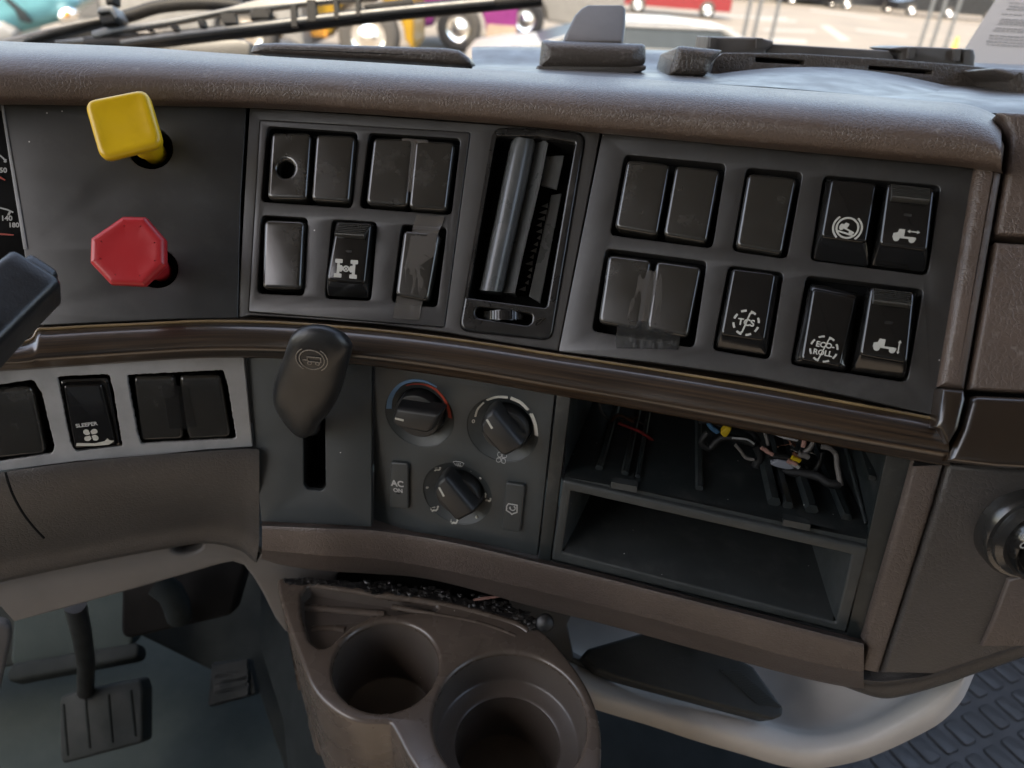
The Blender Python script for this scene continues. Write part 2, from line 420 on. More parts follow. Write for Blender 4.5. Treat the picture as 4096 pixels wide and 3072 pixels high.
M = dict(
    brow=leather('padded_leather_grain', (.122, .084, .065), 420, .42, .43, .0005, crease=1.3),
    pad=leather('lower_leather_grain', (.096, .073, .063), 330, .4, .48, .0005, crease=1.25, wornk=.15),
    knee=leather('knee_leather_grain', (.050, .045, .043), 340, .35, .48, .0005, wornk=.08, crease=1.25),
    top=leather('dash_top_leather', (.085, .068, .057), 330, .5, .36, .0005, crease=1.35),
    topsm=plastic('dash_top_smooth', (.10, .088, .08), .42, .2, 1800),
    char=plastic('charcoal_plastic', (.062, .057, .053), .5, .18, 2600, .1, specks=.03),
    charA=plastic('charcoal_smooth_plate', (.050, .049, .047), .38, .06, 2600, .15, specks=.12, dust=.08),
    charB=plastic('charcoal_panel_face', (.047, .044, .042), .38, .08, 2600, .12, specks=.08, dust=.1),
    clim=plastic('climate_grey_plastic', (.034, .041, .043), .5, .15, 2600, .08, specks=.03),
    cover=plastic('blank_cover_plastic', (.028, .026, .022), .22, .02, 2600, .1, specks=.06, dust=.12, coat=.5),
    rock=plastic('gloss_black_rocker', (.012, .0115, .011), .12, .02, 2600, .1, specks=.05, dust=.04),
    recess=plastic('recess_black', (.006, .006, .006), .85, .05, spec=.12),
    black=plastic('black_rubbery_plastic', (.014, .015, .016), .45, .2, 1800, .1),
    lever=plastic('lever_black_plastic', (.016, .017, .018), .36, .25, 1300, .1, dust=.05),
    ribs=plastic('rib_plastic', (.075, .072, .066), .3, .03, 2600, .1, coat=.3),  # lighter than the rocker body: sky reflection on the ribs put into the colour
    cage=plastic('cage_dark_plastic', (.014, .019, .020), .45, .1, 2600, .15, specks=.2, dust=.16),
    bin=plastic('storage_bin_plastic', (.032, .037, .037), .55, .3, 1500, .12, specks=.1, dust=.12),
    vent=plastic('vent_gloss_plastic', (.026, .025, .024), .2, .08, 900, .2, dust=.15),
    vane=plastic('vent_vane_plastic', (.115, .12, .12), .3, .15, 700, .2, dust=.25),
    yellow=plastic('yellow_plastic', (.86, .52, .010), .35, .05, 2600, .1, dust=.25, dustcol=(.25, .16, .05), blot=60),
    red=plastic('red_plastic', (.56, .016, .022), .4, .05, 2600, .05),
    silver=plastic('silver_grey_panel', (.37, .37, .37), .40, .15, 120, .14, dust=.25, dustcol=(.10, .10, .10), blot=45),
    white=simple('ivory_print', (.72, .70, .62), .6, var=.06, scale=300),
    whiteg=simple('grey_print', (.62, .62, .60), .6, var=.1, scale=900),
    pale=simple('worn_print', (.36, .32, .27), .7, var=.45, scale=1600),
    blue=simple('blue_print', (.13, .29, .50), .6, var=.05), redp=simple('red_print', (.58, .07, .035), .6, var=.05),
    wood=wood('dark_wood_veneer'),
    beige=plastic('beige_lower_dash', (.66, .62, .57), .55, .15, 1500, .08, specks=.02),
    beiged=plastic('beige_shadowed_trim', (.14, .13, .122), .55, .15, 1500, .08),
    tray=plastic('brown_tray_plastic', (.110, .084, .067), .27, .06, 1500, .15, specks=.1, dust=.2, dustcol=(.22, .18, .14), blot=40),
    trayc=plastic('brown_cup_plastic', (.100, .082, .070), .34, .06, 1500, .1, specks=.04, dust=.06),
    crust=plastic('black_sticky_residue', (.012, .011, .011), .42, .8, 500, .5, dust=.25, spec=.4),
    foam=plastic('ribbed_black_foam', (.009, .013, .013), .6, .4, 1200, .2),
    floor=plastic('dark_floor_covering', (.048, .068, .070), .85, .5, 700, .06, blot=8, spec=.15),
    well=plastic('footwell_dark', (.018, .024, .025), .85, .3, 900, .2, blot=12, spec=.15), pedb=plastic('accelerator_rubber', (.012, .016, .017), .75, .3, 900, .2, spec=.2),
    pedal=plastic('pedal_rubber', (.026, .033, .034), .75, .3, 700, .15, spec=.2),
    mat=plastic('rubber_mat', (.055, .058, .060), .55, .5, 700, .15, dust=.15),
    matpit=plastic('rubber_mat_cells', (.042, .045, .046), .5, .3, 500, .15, dust=.1),
    tape=tape('clear_tape', (.10, .09, .08), .35, .12, .25), tape2=tape('dull_black_tape', (.010, .010, .010), .6, .35, .7), tape4=tape('faint_tape', (.012, .012, .012), .25, .3, .2), glint=plastic('lacquer_highlight', (.24, .16, .075), .35, .03, 900, .3, coat=.6),
    tape3=tape('smoky_clear_tape', (.10, .09, .08), .5, .22, .5),
    paper=simple('white_paper', (.62, .62, .63), .8, var=.03), ink=simple('grey_ink', (.4, .4, .42), .8),
    wiper=plastic('wiper_grey_metal', (.075, .08, .085), .4, .1), wblack=simple('wiper_rubber_black', (.008, .008, .009), .6, spec=.2), sill=plastic('sill_strip_grey', (.16, .15, .14), .6, .1),
    chrome=simple('chrome', (.85, .85, .85), .12, 1.), tyre=simple('tyre_rubber', (.06, .055, .05), .8),
    skin=simple('paint_white', (.55, .55, .54), .35), pyel=simple('paint_yellow', (.75, .42, .02), .3), ppur=simple('paint_purple', (.5, .06, .38), .3),
    pteal=simple('paint_teal', (.25, .75, .85), .3), pred=simple('paint_red', (.5, .03, .04), .3), glassd=simple('dark_window', (.03, .04, .045), .3, spec=.25),
    wbody=simple('paint_offwhite', (.50, .49, .47), .4), greyb=simple('paint_grey', (.2, .2, .2), .4), lamp=simple('amber_lens', (.8, .35, .05), .2),
)
def PO(pl, pts, h=0, r=0, n=5): return rnd(pl.loc(pts, h), r, n)
def cen(pts): return (sum(p[0] for p in pts)/len(pts), sum(p[1] for p in pts)/len(pts))
def mm(pl, p, s=.001): return s
# ------------------------------------------------------------------ dashboard body (one thing)
dash = thing('dashboard', 'brown leather-grained truck dashboard with dark wood trim strip wrapping round the driver', 'dashboard', PZ(D(1100, 1250), .5))
Z0 = [(-300, .410), (5, .434), (200, .448), (400, .458), (530, .463), (800, .460), (1000, .4565), (1300, .4475), (1700, .4195), (2115, .392), (2212, .386), (2600, .366)]
def z0(x): return lerp_tab(Z0, x)
def rail(pts, dz, ext=True): return [PZ(D(x, y), z0(x)+(dz(x) if callable(dz) else dz)) for x, y in pts]
XS = [-260, 0, 150, 300, 450, 600, 800, 1000, 1200, 1400, 1600, 1800, 1980, 2080, 2140, 2163]
CREST = [(-260, 75), (0, 90), (300, 103), (550, 121), (800, 136), (1070, 153), (1450, 176), (1800, 202), (2080, 226), (2120, 234), (2145, 250), (2163, 272)]
BOT = [(-260, 228), (0, 223), (530, 229), (800, 245), (1050, 263), (1300, 285), (1700, 322), (2000, 350), (2120, 362), (2163, 372)]
def br(t, dz):
    return rail([(x, lerp_tab(CREST, x)*t + lerp_tab(BOT, x)*(1-t)) for x in XS], dz)
crestback = [PZ(D(x, lerp_tab(CREST, x)-2), z0(x)+.13)-Vector((0, 0, .03)) for x in XS]
rails = [[p+Vector((0, .03, .0)) for p in br(-.02, -.002)], br(-.02, -.002), br(.03, -.012), br(.14, -.018), br(.40, -.0215), br(.64, -.0185), br(.80, -.011), br(.91, .004), br(.97, .026), br(1., .060),
         [p+Vector((0, .03, -.012)) for p in br(1., .085)], [p+Vector((0, .09, -.06)) for p in br(1., .085)]]
sheet('padded_brow', M['brow'], rails, 90, 4, dash)
# scuffs on the brow
mb = MB(); mb.add(*tubev([Vector(q) for q in smoothpts([tuple(PZ(D(x, lerp_tab(CREST, x)+3), z0(x)+.066)) for x in (1068, 1200, 1400, 1600, 1800, 2000, 2080, 2125)], 60)], .0011, 6)); mb.build('top_seam', M['recess'], dash)
# dash top plate behind the seam
tp = Plane(PZ(D(1600, 190), z0(1600)+.082), (0, -.10, .995))
def toppt(x, y, z): return PZ(D(x, y), z)
XT = [1020, 1070, 1200, 1450, 1700, 1900, 2100, 2300, 2500, 2800, 3200]
def crz(x): return z0(x)+.074
r0 = [PZ(D(x, lerp_tab(CREST+[(2300, 232), (2500, 246)], min(x, 2500))+1 if x < 2080 else 226+(x-2080)*.06), crz(x)) for x in XT]
r1 = [PZ(D(x, y), .62) for x, y in zip(XT, [141, 140, 143, 152, 160, 170, 182, 190, 205, 225, 250])]
LT = [-400, -260, 0, 300, 550, 800, 1100]
l0 = [PZ(D(x, lerp_tab(CREST, x)+3), z0(x)+.078) for x in LT]
sheet('rear_top_cover', M['topsm'], [l0, [p+Vector((0, .06, -.055)) for p in l0], [p+Vector((0, .25, -.13)) for p in l0], [Vector((p.x*1.6, 1.12, 1.92)) for p in l0]], 30, 3, dash)
r2 = [PZ(D(x, y), .70) for x, y in zip(XT, [117, 116, 118, 124, 130, 138, 150, 160, 170, 185, 205])]
r3 = [p+Vector((0, .10, -.12)) for p in r2]
sheet('top_cover', M['topsm'], [[p+Vector((0, 0, -.012)) for p in r0], r0, r1, r2, r3], 50, 4, dash)
# charcoal wall behind the fascia so that no gap opens into the void
V = MB()
for pl, q in ((PC, D((1250, 200), (2180, 280), (2060, 870), (1190, 740))), (PB, D((500, 180), (1340, 240), (1240, 740), (490, 660))), (PA, D((80, 190), (560, 190), (545, 660), (130, 680)))):
    plate('x', None, pl, PO(pl, q, -.022), h=-.022, th=.004, b=0, nb=1, mb=V)
V.build('backing_wall', M['recess'], dash)
# wood trim -----------------------------------------------------------
TT = [(-260, 790), (0, 742), (50, 738), (72, 728), (82, 708), (200, 701), (400, 692), (515, 688), (700, 699), (960, 725), (1210, 764), (1400, 792), (1600, 824), (1800, 860), (2013, 899)]
TB = [(-260, 850), (0, 797), (200, 783), (400, 769), (530, 766), (650, 771), (800, 784), (1000, 812), (1200, 848), (1400, 883), (1600, 920), (1800, 957), (1973, 988), (2048, 1000)]
XW = [-260, -100, 0, 40, 70, 84, 110, 200, 320, 450, 600, 750, 900, 1050, 1200, 1350, 1500, 1650, 1800, 1920, 2000, 2030, 2050]
def tr(t, dz): return rail([(x, lerp_tab(TT+[(2030, 903), (2052, 907)], x)*(1-t)+lerp_tab(TB, x)*t) for x in XW], dz)
sheet('wood_trim', M['wood'], [[p+Vector((0, .03, 0)) for p in tr(0, .004)], tr(0, -.001), tr(.05, -.005), tr(.13, -.008), tr(.22, -.0105), tr(.5, -.0135), tr(.78, -.0135), tr(.95, -.009), tr(1., -.002), [p+Vector((0, .03, .01)) for p in tr(1., .002)]], 160, 3, dash)
mb = MB(); mb.add(*tubev([Vector(q) for q in smoothpts([tuple(p) for p in tr(.045, -.0062)], 160)], .0009, 8)); mb.build('lacquer_highlight', M['glint'], dash, sharp=80)  # thin gold tube stands in for the lacquer's highlight along the trim top
# little raised wood block at the right end of the trim
plate('trim_end_block', M['wood'], PC, PO(PC, V11((448, 585), (600, 600), (606, 660), (560, 850), (490, 960), (440, 860), (395, 850), (420, 790)), .017, 0), h=.017, th=.02, b=.0028, parent=dash)
# brown band between panel C and the gap
band = V3((1935, 985), (1990, 905), (2040, 800), (2080, 760), (2105, 830), (2085, 1000), (2020, 1553)) + V11((605, 600), (440, 588), (440, 500), (540, 0))
plate('side_band', M['brow'], PC, PO(PC, V3((1928, 990), (1960, 930), (2092, 800), (2112, 850), (2085, 1050)) + V11((603, 596), (425, 575)), .006, [0, 0, .008, .006, 0, 0, 0]), h=.006, th=.03, b=.0045, nb=5, parent=dash)
plate('side_band_lower', M['pad'], PH, PO(PH, V11((258, 1045), (470, 1085)) + V10((690, 0), (345, 1075), (215, 1050), (262, 905), (230, 855), (480, 0)), .004, 0), h=.004, th=.03, b=.004, nb=5, parent=dash)
# right-hand side of the dash beyond the black gap
plate('passenger_side_panel', M['brow'], PC, PO(PC, V3((2045, 652), (2105, 705), (2140, 800), (2120, 1000), (2050, 1388), (3500, 1480), (3600, 720)), .004, [.004, .008, .01, .004, 0, 0, 0]), h=.004, th=.12, b=.003, nb=4, parent=dash)
plate('passenger_side_panel_middle', M['brow'], PC, PO(PC, V3((2050, 1428), (3500, 1515))+V11((2530, 690), (625, 598)), .004, 0), h=.004, th=.12, b=.003, nb=4, parent=dash)
plate('passenger_wood_trim', M['wood'], PC, PO(PC, V11((640, 632), (2530, 725), (2530, 1200), (800, 1112), (478, 1075), (575, 860)), .012, [.005, 0, 0, 0, 0, 0]), h=.012, th=.12, b=.004, nb=5, parent=dash)
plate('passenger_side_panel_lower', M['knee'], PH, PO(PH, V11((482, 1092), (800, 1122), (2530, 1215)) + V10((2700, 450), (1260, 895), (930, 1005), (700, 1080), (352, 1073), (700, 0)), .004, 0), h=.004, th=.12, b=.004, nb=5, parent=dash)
plate('fuse_flap', M['pad'], PH, PO(PH, V21((500, 1160), (680, 1110), (900, 1080), (900, 1900), (200, 1900), (320, 1640)), .006, 0), h=.0065, th=.01, b=.002, parent=dash)
plate('gap_wall', M['recess'], PC, PO(PC, D((2130, 330), (2260, 340), (2250, 1000), (1985, 1010))), h=-.012, th=.02, b=0, nb=1, parent=dash)
# lower padded rail ---------------------------------------------------
def zl(x, y):
    p = D(x, y); a = PLV.z(p); b = PH.z(p); t = min(1, max(0, (x-790)/30)); return a*(1-t)+b*t
def lr(pts, h): return [PZ(D(x, y), zl(x, y)-h) for x, y in pts]
XP = [566, 620, 700, 803, 900, 1000, 1165, 1300, 1500, 1700, 1800, 1866]
PT_ = [(560, 1130), (803, 1139), (900, 1152), (1000, 1170), (1165, 1209), (1300, 1241), (1500, 1292), (1700, 1342), (1880, 1388)]
PF = [(560, 1186), (700, 1198), (803, 1204), (900, 1218), (1000, 1238), (1188, 1280), (1350, 1320), (1500, 1359), (1769, 1434), (1880, 1452)]
PBt = [(560, 1203), (594, 1217), (673, 1231), (803, 1239), (902, 1246), (1038, 1275), (1127, 1306), (1226, 1327), (1390, 1371), (1622, 1436), (1769, 1473), (1880, 1492)]
def pr(a, b, t, h): return lr([(x, lerp_tab(a, x)*(1-t)+lerp_tab(b, x)*t) for x in XP], h)
sheet('lower_pad', M['pad'], [[p+Vector((0, .03, 0)) for p in pr(PT_, PF, 0, .0)], pr(PT_, PF, 0, .001), pr(PT_, PF, .06, .008), pr(PT_, PF, .16, .012), pr(PT_, PF, .6, .010), pr(PT_, PF, 1, .006), pr(PF, PBt, .08, .004), pr(PF, PBt, .6, -.012), pr(PF, PBt, 1, -.03),
      [p+Vector((0, .02, .004)) for p in pr(PF, PBt, 1, -.045)], [p+Vector((0, .10, .02)) for p in pr(PF, PBt, 1, -.045)]], 90, 3, dash)
# underside continuing to the right below the lower pad
XU = [1790, 1850, 1900, 1944, 2000, 2050, 2103, 2212, 2500]
U0_ = [(1790, 1440), (1850, 1462), (1900, 1470), (1990, 1462), (2021, 1452), (2103, 1425), (2212, 1388), (2500, 1280)]
U1_ = [(1790, 1455), (1850, 1478), (1872, 1491), (1902, 1492), (1944, 1487), (2021, 1465), (2103, 1436), (2212, 1398), (2500, 1290)]
def ur(t, h): return [PZ(D(x, lerp_tab(U0_, x)*(1-t)+lerp_tab(U1_, x)*t), PH.z(D(x, lerp_tab(U0_, x)))-h) for x in XU]
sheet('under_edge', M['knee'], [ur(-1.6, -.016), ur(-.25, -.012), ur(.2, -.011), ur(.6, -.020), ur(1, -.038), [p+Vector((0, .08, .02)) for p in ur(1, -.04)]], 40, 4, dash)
# knee bolster at the left, under the silver panel
XK = [-260, 0, 60, 150, 250, 350, 450, 520, 548, 560]
KT = [(-260, 1060), (0, 1018), (130, 999), (300, 982), (430, 973), (542, 966), (560, 968)]
KB = [(-260, 1300), (0, 1247), (110, 1222), (200, 1204), (300, 1184), (420, 1163), (490, 1158), (530, 1180), (560, 1204)]
def zs(x, y): return PS.z(D(x, y))
def kr(t, h): return [PZ(D(x, lerp_tab(KT, x)*(1-t)+lerp_tab(KB, x)*t), zs(x, lerp_tab(KT, x))*.7+zl(560, 1000)*.3*0+zs(x, lerp_tab(KT, x))*.3-h) for x in XK]
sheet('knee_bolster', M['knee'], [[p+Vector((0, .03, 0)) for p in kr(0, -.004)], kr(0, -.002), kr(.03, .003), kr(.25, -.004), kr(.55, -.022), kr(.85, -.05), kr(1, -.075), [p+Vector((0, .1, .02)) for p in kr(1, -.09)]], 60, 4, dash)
mb = MB(); ptv = V4((42, 1405), (60, 1470), (95, 1560), (150, 1659)) + V7((215, 130), (285, 205))
pts = [PZ(p, kz) for p, kz in zip(ptv, [.4365, .439, .443, .4475, .4535, .459])]
mb.add(*tubev([Vector(q)-W*.001 for q in smoothpts([tuple(p) for p in pts], 24)], .0007, 6))
mb.build('bolster_seam', M['recess'], dash)
# ------------------------------------------------------------------ instrument cluster sliver on the left
cl = thing('instrument_cluster', 'black gauge cluster with white scales and red needles at the left edge', 'gauge cluster', PZ(D(-40, 500), .47))
PI = planen((0, 500), .462, (.22, -.84, .5))
plate('gauge_face', M['recess'], PI, PO(PI, D((-300, 200), (110, 200), (110, 760), (-300, 780))), h=0, th=.01, b=.0005, parent=cl)
plate('cluster_hood', M['char'], PI, PO(PI, V22((-300, 20), (0, 52), (60, 95), (110, 150), (118, 178), (60, 180), (0, 176), (-300, 176)), .014, .001), h=.014, th=.02, b=.002, parent=cl)
fr = Frame(PI, D(0, 500), D(50, 500), .0005)
def fq(fr, p):
    v = fr.pl.at(p, fr.h)-fr.o; return (v.dot(fr.x)*1000, v.dot(fr.y)*1000)
def fqs(fr, pts): return [fq(fr, p) for p in pts]
pol = stroke(fqs(fr, V22((-120, 500), (-60, 450), (0, 465), (18, 480), (34, 502))), .9) + stroke(fqs(fr, V22((34, 485), (24, 502))), .9)
marks('gauge_scale', M['whiteg'], fr, pol, cl, texts=[('150', fq(fr, V22(8, 547)), 4.2, 0)])
pol = stroke(fqs(fr, V22((-120, 790), (-60, 755), (0, 750), (40, 760), (72, 775))), .9) + stroke(fqs(fr, V22((58, 765), (45, 790))), 1.1)
marks('gauge_scale', M['whiteg'], fr, pol, cl, texts=[('140', fq(fr, V22(37, 808)), 4.2, 0), ('180', fq(fr, V22(76, 845)), 4.0, 0)])
for q in (((-60, 570), (0, 585), (28, 600)), ((-60, 893), (0, 892), (74, 898))):
    marks('needle', M['redp'], Frame(PI, D(0, 500), D(50, 500), .002), stroke(fqs(fr, V22(*q)), 1.6, wend=.7), cl)
# ------------------------------------------------------------------ panel A with the two pull knobs
vp = thing('valve_panel', 'plain smooth charcoal plate carrying the yellow and red pull knobs', 'panel', PA.at(D(300, 450)))
holeY = PA.loc([(600, 590)])[0]; holeR = PA.loc([(628, 1073)])[0]
outA = PO(PA, V22((3, 180), (0, 176))[:1] + V1((1558, 664), (1520, 1300)) + V4((1503, 430), (1100, 436), (700, 455), (205, 480), (195, 400)) + [V22(130, 975)], 0, .0006)
cy, cr = circ(holeY, .0128), circ(holeR, .0118)
plate('panel_plate', M['charA'], PA, outA, [cy, cr], h=0, th=.004, b=.0006, parent=vp)
for hc, r in ((holeY, .0128), (holeR, .0118)):
    mb = MB(); mb.add(*lathev(PA.w(hc, -.0006), -PA.n, [(r+.0004, 0), (r, .02), (0, .02)], 32)); mb.build('hole_wall', M['recess'], vp)
plate('edge_strip', M['silver'], PA, PO(PA, V22((2, 182), (16, 182), (150, 975), (128, 975)), .0005), h=.0007, th=.001, b=.0003, parent=vp)
def knob(name, label, headpx, hh, hc, mat, rr, stemr, rad):
    t = thing(name, label, 'pull knob', PA.w(hc, 0))
    hp = PO(PA, headpx, hh, rr, 8)
    c = (sum(p[0] for p in hp)/len(hp), sum(p[1] for p in hp)/len(hp))
    V = MB(); lev = [(0, .0), (.0010, .0004), (.0022, .0014), (.003, .003), (.003, .0055), (.0022, .0072), (.001, .008)]
    prof = [(.0030, -.0001), (.0016, .0003), (.0006, .0012), (0, .0026), (0, .0058), (.0008, .0072), (.0022, .0082)]
    VV = []; Fc = []; m = len(hp)
    # shallow dished front
    for s_ in (.35, .7): VV += [PA.w((c[0]+(q[0]-c[0])*s_, c[1]+(q[1]-c[1])*s_), hh-.0009+.0006*s_) for q in hp]
    for i_, d_ in prof: VV += [PA.w(q, hh-d_) for q in off(hp, i_)]
    n_ = 2+len(prof)
    Fc.append(tuple(range(m)))
    for k in range(n_-1):
        for i in range(m): j = (i+1) % m; Fc.append((k*m+i, k*m+j, (k+1)*m+j, (k+1)*m+i))
    Fc.append(tuple((n_-1)*m+i for i in range(m))[::-1])
    V.add(VV, Fc); V.build('knob_head', mat, t, sharp=60)
    a = PA.w(hc, -.012); b = PA.w((hc[0]*.75+c[0]*.25, hc[1]*.75+c[1]*.25), hh-.007); d = b-a
    s = MB(); s.add(*lathev(a, d.normalized(), [(stemr*.8, 0), (stemr*.8, .016), (stemr, .0165), (stemr, .022), (stemr*.92, .024), (stemr*.9, d.length)], 32))
    s.build('stem', mat, t)
    return t
knob('pull_knob', 'yellow square pull knob tilted on the plain charcoal plate', V1((522, 632), (922, 553), (1030, 912), (632, 1016)), .044, holeY, M['yellow'], .0062, .0085, 0)
knob('pull_knob', 'red octagonal pull knob below the yellow one', D((263, 466), (313, 467), (356, 517), (357, 572), (311, 617), (237, 614), (192, 566), (194, 513)), .040, holeR, M['red'], .0012, .0080, 0)
# ------------------------------------------------------------------ switch panels
BP = dict(h=.0016)
def recess_floor(name, pl, pxs, par, h=-.014):
    mb = MB()
    for q in pxs:
        lo = PO(pl, q, 0, .003); m = len(lo)
        V = [pl.w(p, -.0008) for p in off(lo, -.0003)]+[pl.w(p, h) for p in off(lo, -.0003)]
        mb.add(V, [(i, (i+1) % m, m+(i+1) % m, m+i) for i in range(m)]+[tuple(m+i for i in range(m))])
    return mb.build(name, M['recess'], par)
pB = thing('switch_panel', 'charcoal switch panel with five openings left of the air vent', 'switch panel', PB.at(D(800, 480)))
HB = [V12((222, 103), (888, 150), (846, 706), (176, 660)), V12((972, 152), (1645, 195), (1578, 757), (903, 706)), V12((180, 758), (520, 780), (492, 1352), (148, 1335)),
      V12((700, 790), (1030, 810), (985, 1390), (645, 1372)), V12((1212, 825), (1545, 850), (1472, 1438), (1138, 1402))]
outB = PO(PB, D((539, 232), (800, 249), (1297, 285)) + V5((1945, 300)) + [V5((1930, 318))] [:0] + [V5((1300, 232)), V5((1000, 185)), V5((600, 140)), V5((200, 108)), V5((0, 96))] + D((514, 690), (516, 600)), 0, 0) if False else PO(PB, [D(539, 232), D(800, 249), D(1298, 285), V5(1948, 322), V5(1600, 268), V5(1240, 205), V5(800, 150), V5(400, 118), V5(0, 96), D(513, 687)], 0, 0)
ventH = PO(PB, V15((232, 58), (560, 66), (892, 98), (640, 1592), (-25, 1520)), 0, [.006, 0, .007, .006, .006])
inB = V12((170, 58), (1715, 150), (1525, 1582), (85, 1470))
plate('outer_frame', M['char'], PB, outB, [off(PO(PB, inB, 0, .0012), -.0002), ventH], h=0, th=.012, b=.0007, parent=pB)
plate('switch_plate', M['charB'], PB, PO(PB, inB, 0, .001), [PO(PB, q, 0, .003) for q in HB], h=.0006, th=.004, b=.0006, parent=pB)
recess_floor('socket', PB, HB, pB)
pC = thing('switch_panel', 'large charcoal switch panel with six openings right of the air vent', 'switch panel', PC.at(D(1700, 600)))
HC = [V13((285, 75), (1055, 148), (952, 790), (172, 688)), V3((572, 993), (902, 1022), (808, 1532), (487, 1485)), V14((372, 42), (1260, 122), (1162, 806), (268, 690)),
      V13((142, 790), (910, 890), (812, 1548), (35, 1420)), V13((1078, 920), (1495, 975), (1388, 1638), (955, 1565)), V14((240, 806), (1130, 912), (1005, 1620), (117, 1485))]
plate('switch_plate', M['charB'], PC, PO(PC, [D(1302, 285), D(1700, 320), D(2112, 362), D(2014, 897), V6(1800, 872), V6(1200, 748), V6(600, 664), V6(50, 600)], 0, [.0008, 0, .001, .001, 0, 0, 0, .0008]), [PO(PC, q, 0, .0032) for q in HC], h=.0006, th=.012, b=.0007, parent=pC)
recess_floor('socket', PC, HC, pC)
def draftplate(pl, q, h, base, b, r, draft, mat, name, par):
    return plate(name, mat, pl, PO(pl, q, h, r), h=h, th=h-base, b=b, nb=4, draft=draft, parent=par)
def blank(pl, q, label, group, h=.0050, hole=None):
    t = thing('blank_switch_cover', label, 'blank cover', pl.at(cen(q)), group)
    lo = PO(pl, q, h, .0034)
    hs = [circ(pl.loc([hole[0]], h)[0], hole[1], 28)] if hole else []
    plate('cover_face', M['cover'], pl, off(lo, -.0002), hs, h=h, th=h+.011, b=.0026, nb=6, draft=.0004, parent=t)
    if hole:
        mb = MB(); mb.add(*lathev(pl.w(pl.loc([hole[0]], h)[0], h-.0022), -pl.n, [(hole[1]+.0002, 0), (hole[1], .008), (0, .008)], 28)); mb.build('drilled_hole', M['recess'], t)
    return t
gb = 'blank switch covers in the dashboard panels'
blank(PB, V12((248, 146), (540, 150), (506, 642), (213, 634)), 'blank cover with a round drilled hole in the panel left of the vent', gb, hole=(V12(350, 415), .0052))
blank(PB, V12((576, 158), (864, 170), (820, 664), (538, 645)), 'smooth blank cover right beside the cover with the drilled hole', gb)
blank(PB, V12((1000, 184), (1298, 196), (1250, 694), (943, 672)), 'blank cover with clear tape over its right edge, left of the vent', gb)
blank(PB, V12((1308, 204), (1600, 216), (1535, 724), (1258, 704)), 'blank cover with clear tape on its left edge, directly left of the vent', gb)
blank(PB, V12((194, 788), (487, 800), (462, 1304), (178, 1298)), 'single blank cover at the lower left of the panel beside the pull knobs', gb)
blank(PB, V12((1224, 868), (1492, 890), (1402, 1392), (1162, 1350)), 'blank cover crossed by a torn strip of shiny tape', gb)
blank(PC, V13((302, 108), (630, 142), (530, 690), (205, 632)), 'upper left blank cover, first in the row right of the vent', gb)
blank(PC, V13((672, 152), (1010, 188), (905, 745), (575, 690)), 'scratched blank cover, second in the upper row right of the vent', gb)
blank(PC, V3((582, 1022), (868, 1050), (778, 1506), (506, 1458)), 'single blank cover in the middle of the upper row on the right panel', gb)
blank(PC, V13((157, 836), (485, 878), (392, 1408), (80, 1352)), 'blank cover left of the folded clear tape, lower row right of the vent', gb)
blank(PC, V13((522, 882), (868, 930), (760, 1470), (445, 1402)), 'blank cover right of the folded clear tape, lower row right of the vent', gb)
# rocker switches
def rocker(pl, q, base, label, h=.0075, grip=None, ind=None, hb=None, ribs=6, tilt=0):
    t = thing('rocker_switch', label, 'rocker switch', pl.at(cen(q)), 'rocker switches with printed symbols')
    top = PO(pl, q, h, .0026); m = len(top); bs = PO(pl, base, 0, .003); bs2 = PO(pl, base, -.010, .003)
    # match ring starts by nearest point
    def align(a, b):
        k = min(range(len(b)), key=lambda i: (b[i][0]-a[0][0])**2+(b[i][1]-a[0][1])**2); return b[k:]+b[:k]
    bs = align(top, bs)
    bs = off(bs, .0004)
    V = []; nb = 6; bv = .0021
    for k in range(nb+1):
        a = k/nb*math.pi/2; V += [pl.w(p, h-bv*(1-math.cos(a))) for p in off(top, bv*(1-math.sin(a)))]
    for f, hh in ((.55, h*.35), (.9, .0), (1, -.010)): V += [pl.w((a[0]*(1-f)+b[0]*f, a[1]*(1-f)+b[1]*f), hh) for a, b in zip(top, bs)]
    Fc = [tuple(range(m))]
    for k in range(nb+3):
        for i in range(m): j = (i+1) % m; Fc.append((k*m+i, k*m+j, (k+1)*m+j, (k+1)*m+i))
    mk('rocker', V, Fc, M['rock'], t)
    if grip:
        g = pl.loc(grip, h+.003); mb = MB()
        # wedge: crest at the bottom edge of the grip, ribs across
        def gp(s, v): 
            a = (g[0][0]*(1-s)+g[1][0]*s, g[0][1]*(1-s)+g[1][1]*s); b = (g[3][0]*(1-s)+g[2][0]*s, g[3][1]*(1-s)+g[2][1]*s)
            return (a[0]*(1-v)+b[0]*v, a[1]*(1-v)+b[1]*v)
        vs = [(-.08, -.004)]; nr = ribs
        for i in range(nr):
            v0 = i/nr*.8; z = .0012+.0030*(i/nr)
            vs += [(v0, z-.0008), (v0+.4/nr*.8, z+.0012), (v0+.65/nr*.8, z+.0012), (v0+.8/nr*.8, z-.0008)]
        vs += [(.82, .0046), (.92, .0044), (1.0, .0030), (1.03, .0002), (1.03, -.004)]
        rows = [[pl.w(gp(s, v), h+z) for s in (-.001, .0, 1., 1.001)] for v, z in vs]
        for r_ in rows:
            r_[0] = r_[0]-pl.n*.006 if True else r_[0]; r_[3] = r_[3]-pl.n*.006
        mb.add(*sheetv(rows)); mb.build('ribbed_grip', M['ribs'], t, sharp=25)
    if ind:
        fr = Frame(pl, ind, (ind[0]+100, ind[1]+(11 if pl is PC else 6)), h)
        o = arc((1.3, 0), .75, -90, 90, 6)+arc((-1.3, 0), .75, 90, 270, 6)
        marks('indicator_lens', M['vent'], fr, [o], t, th=.0003)
    return t
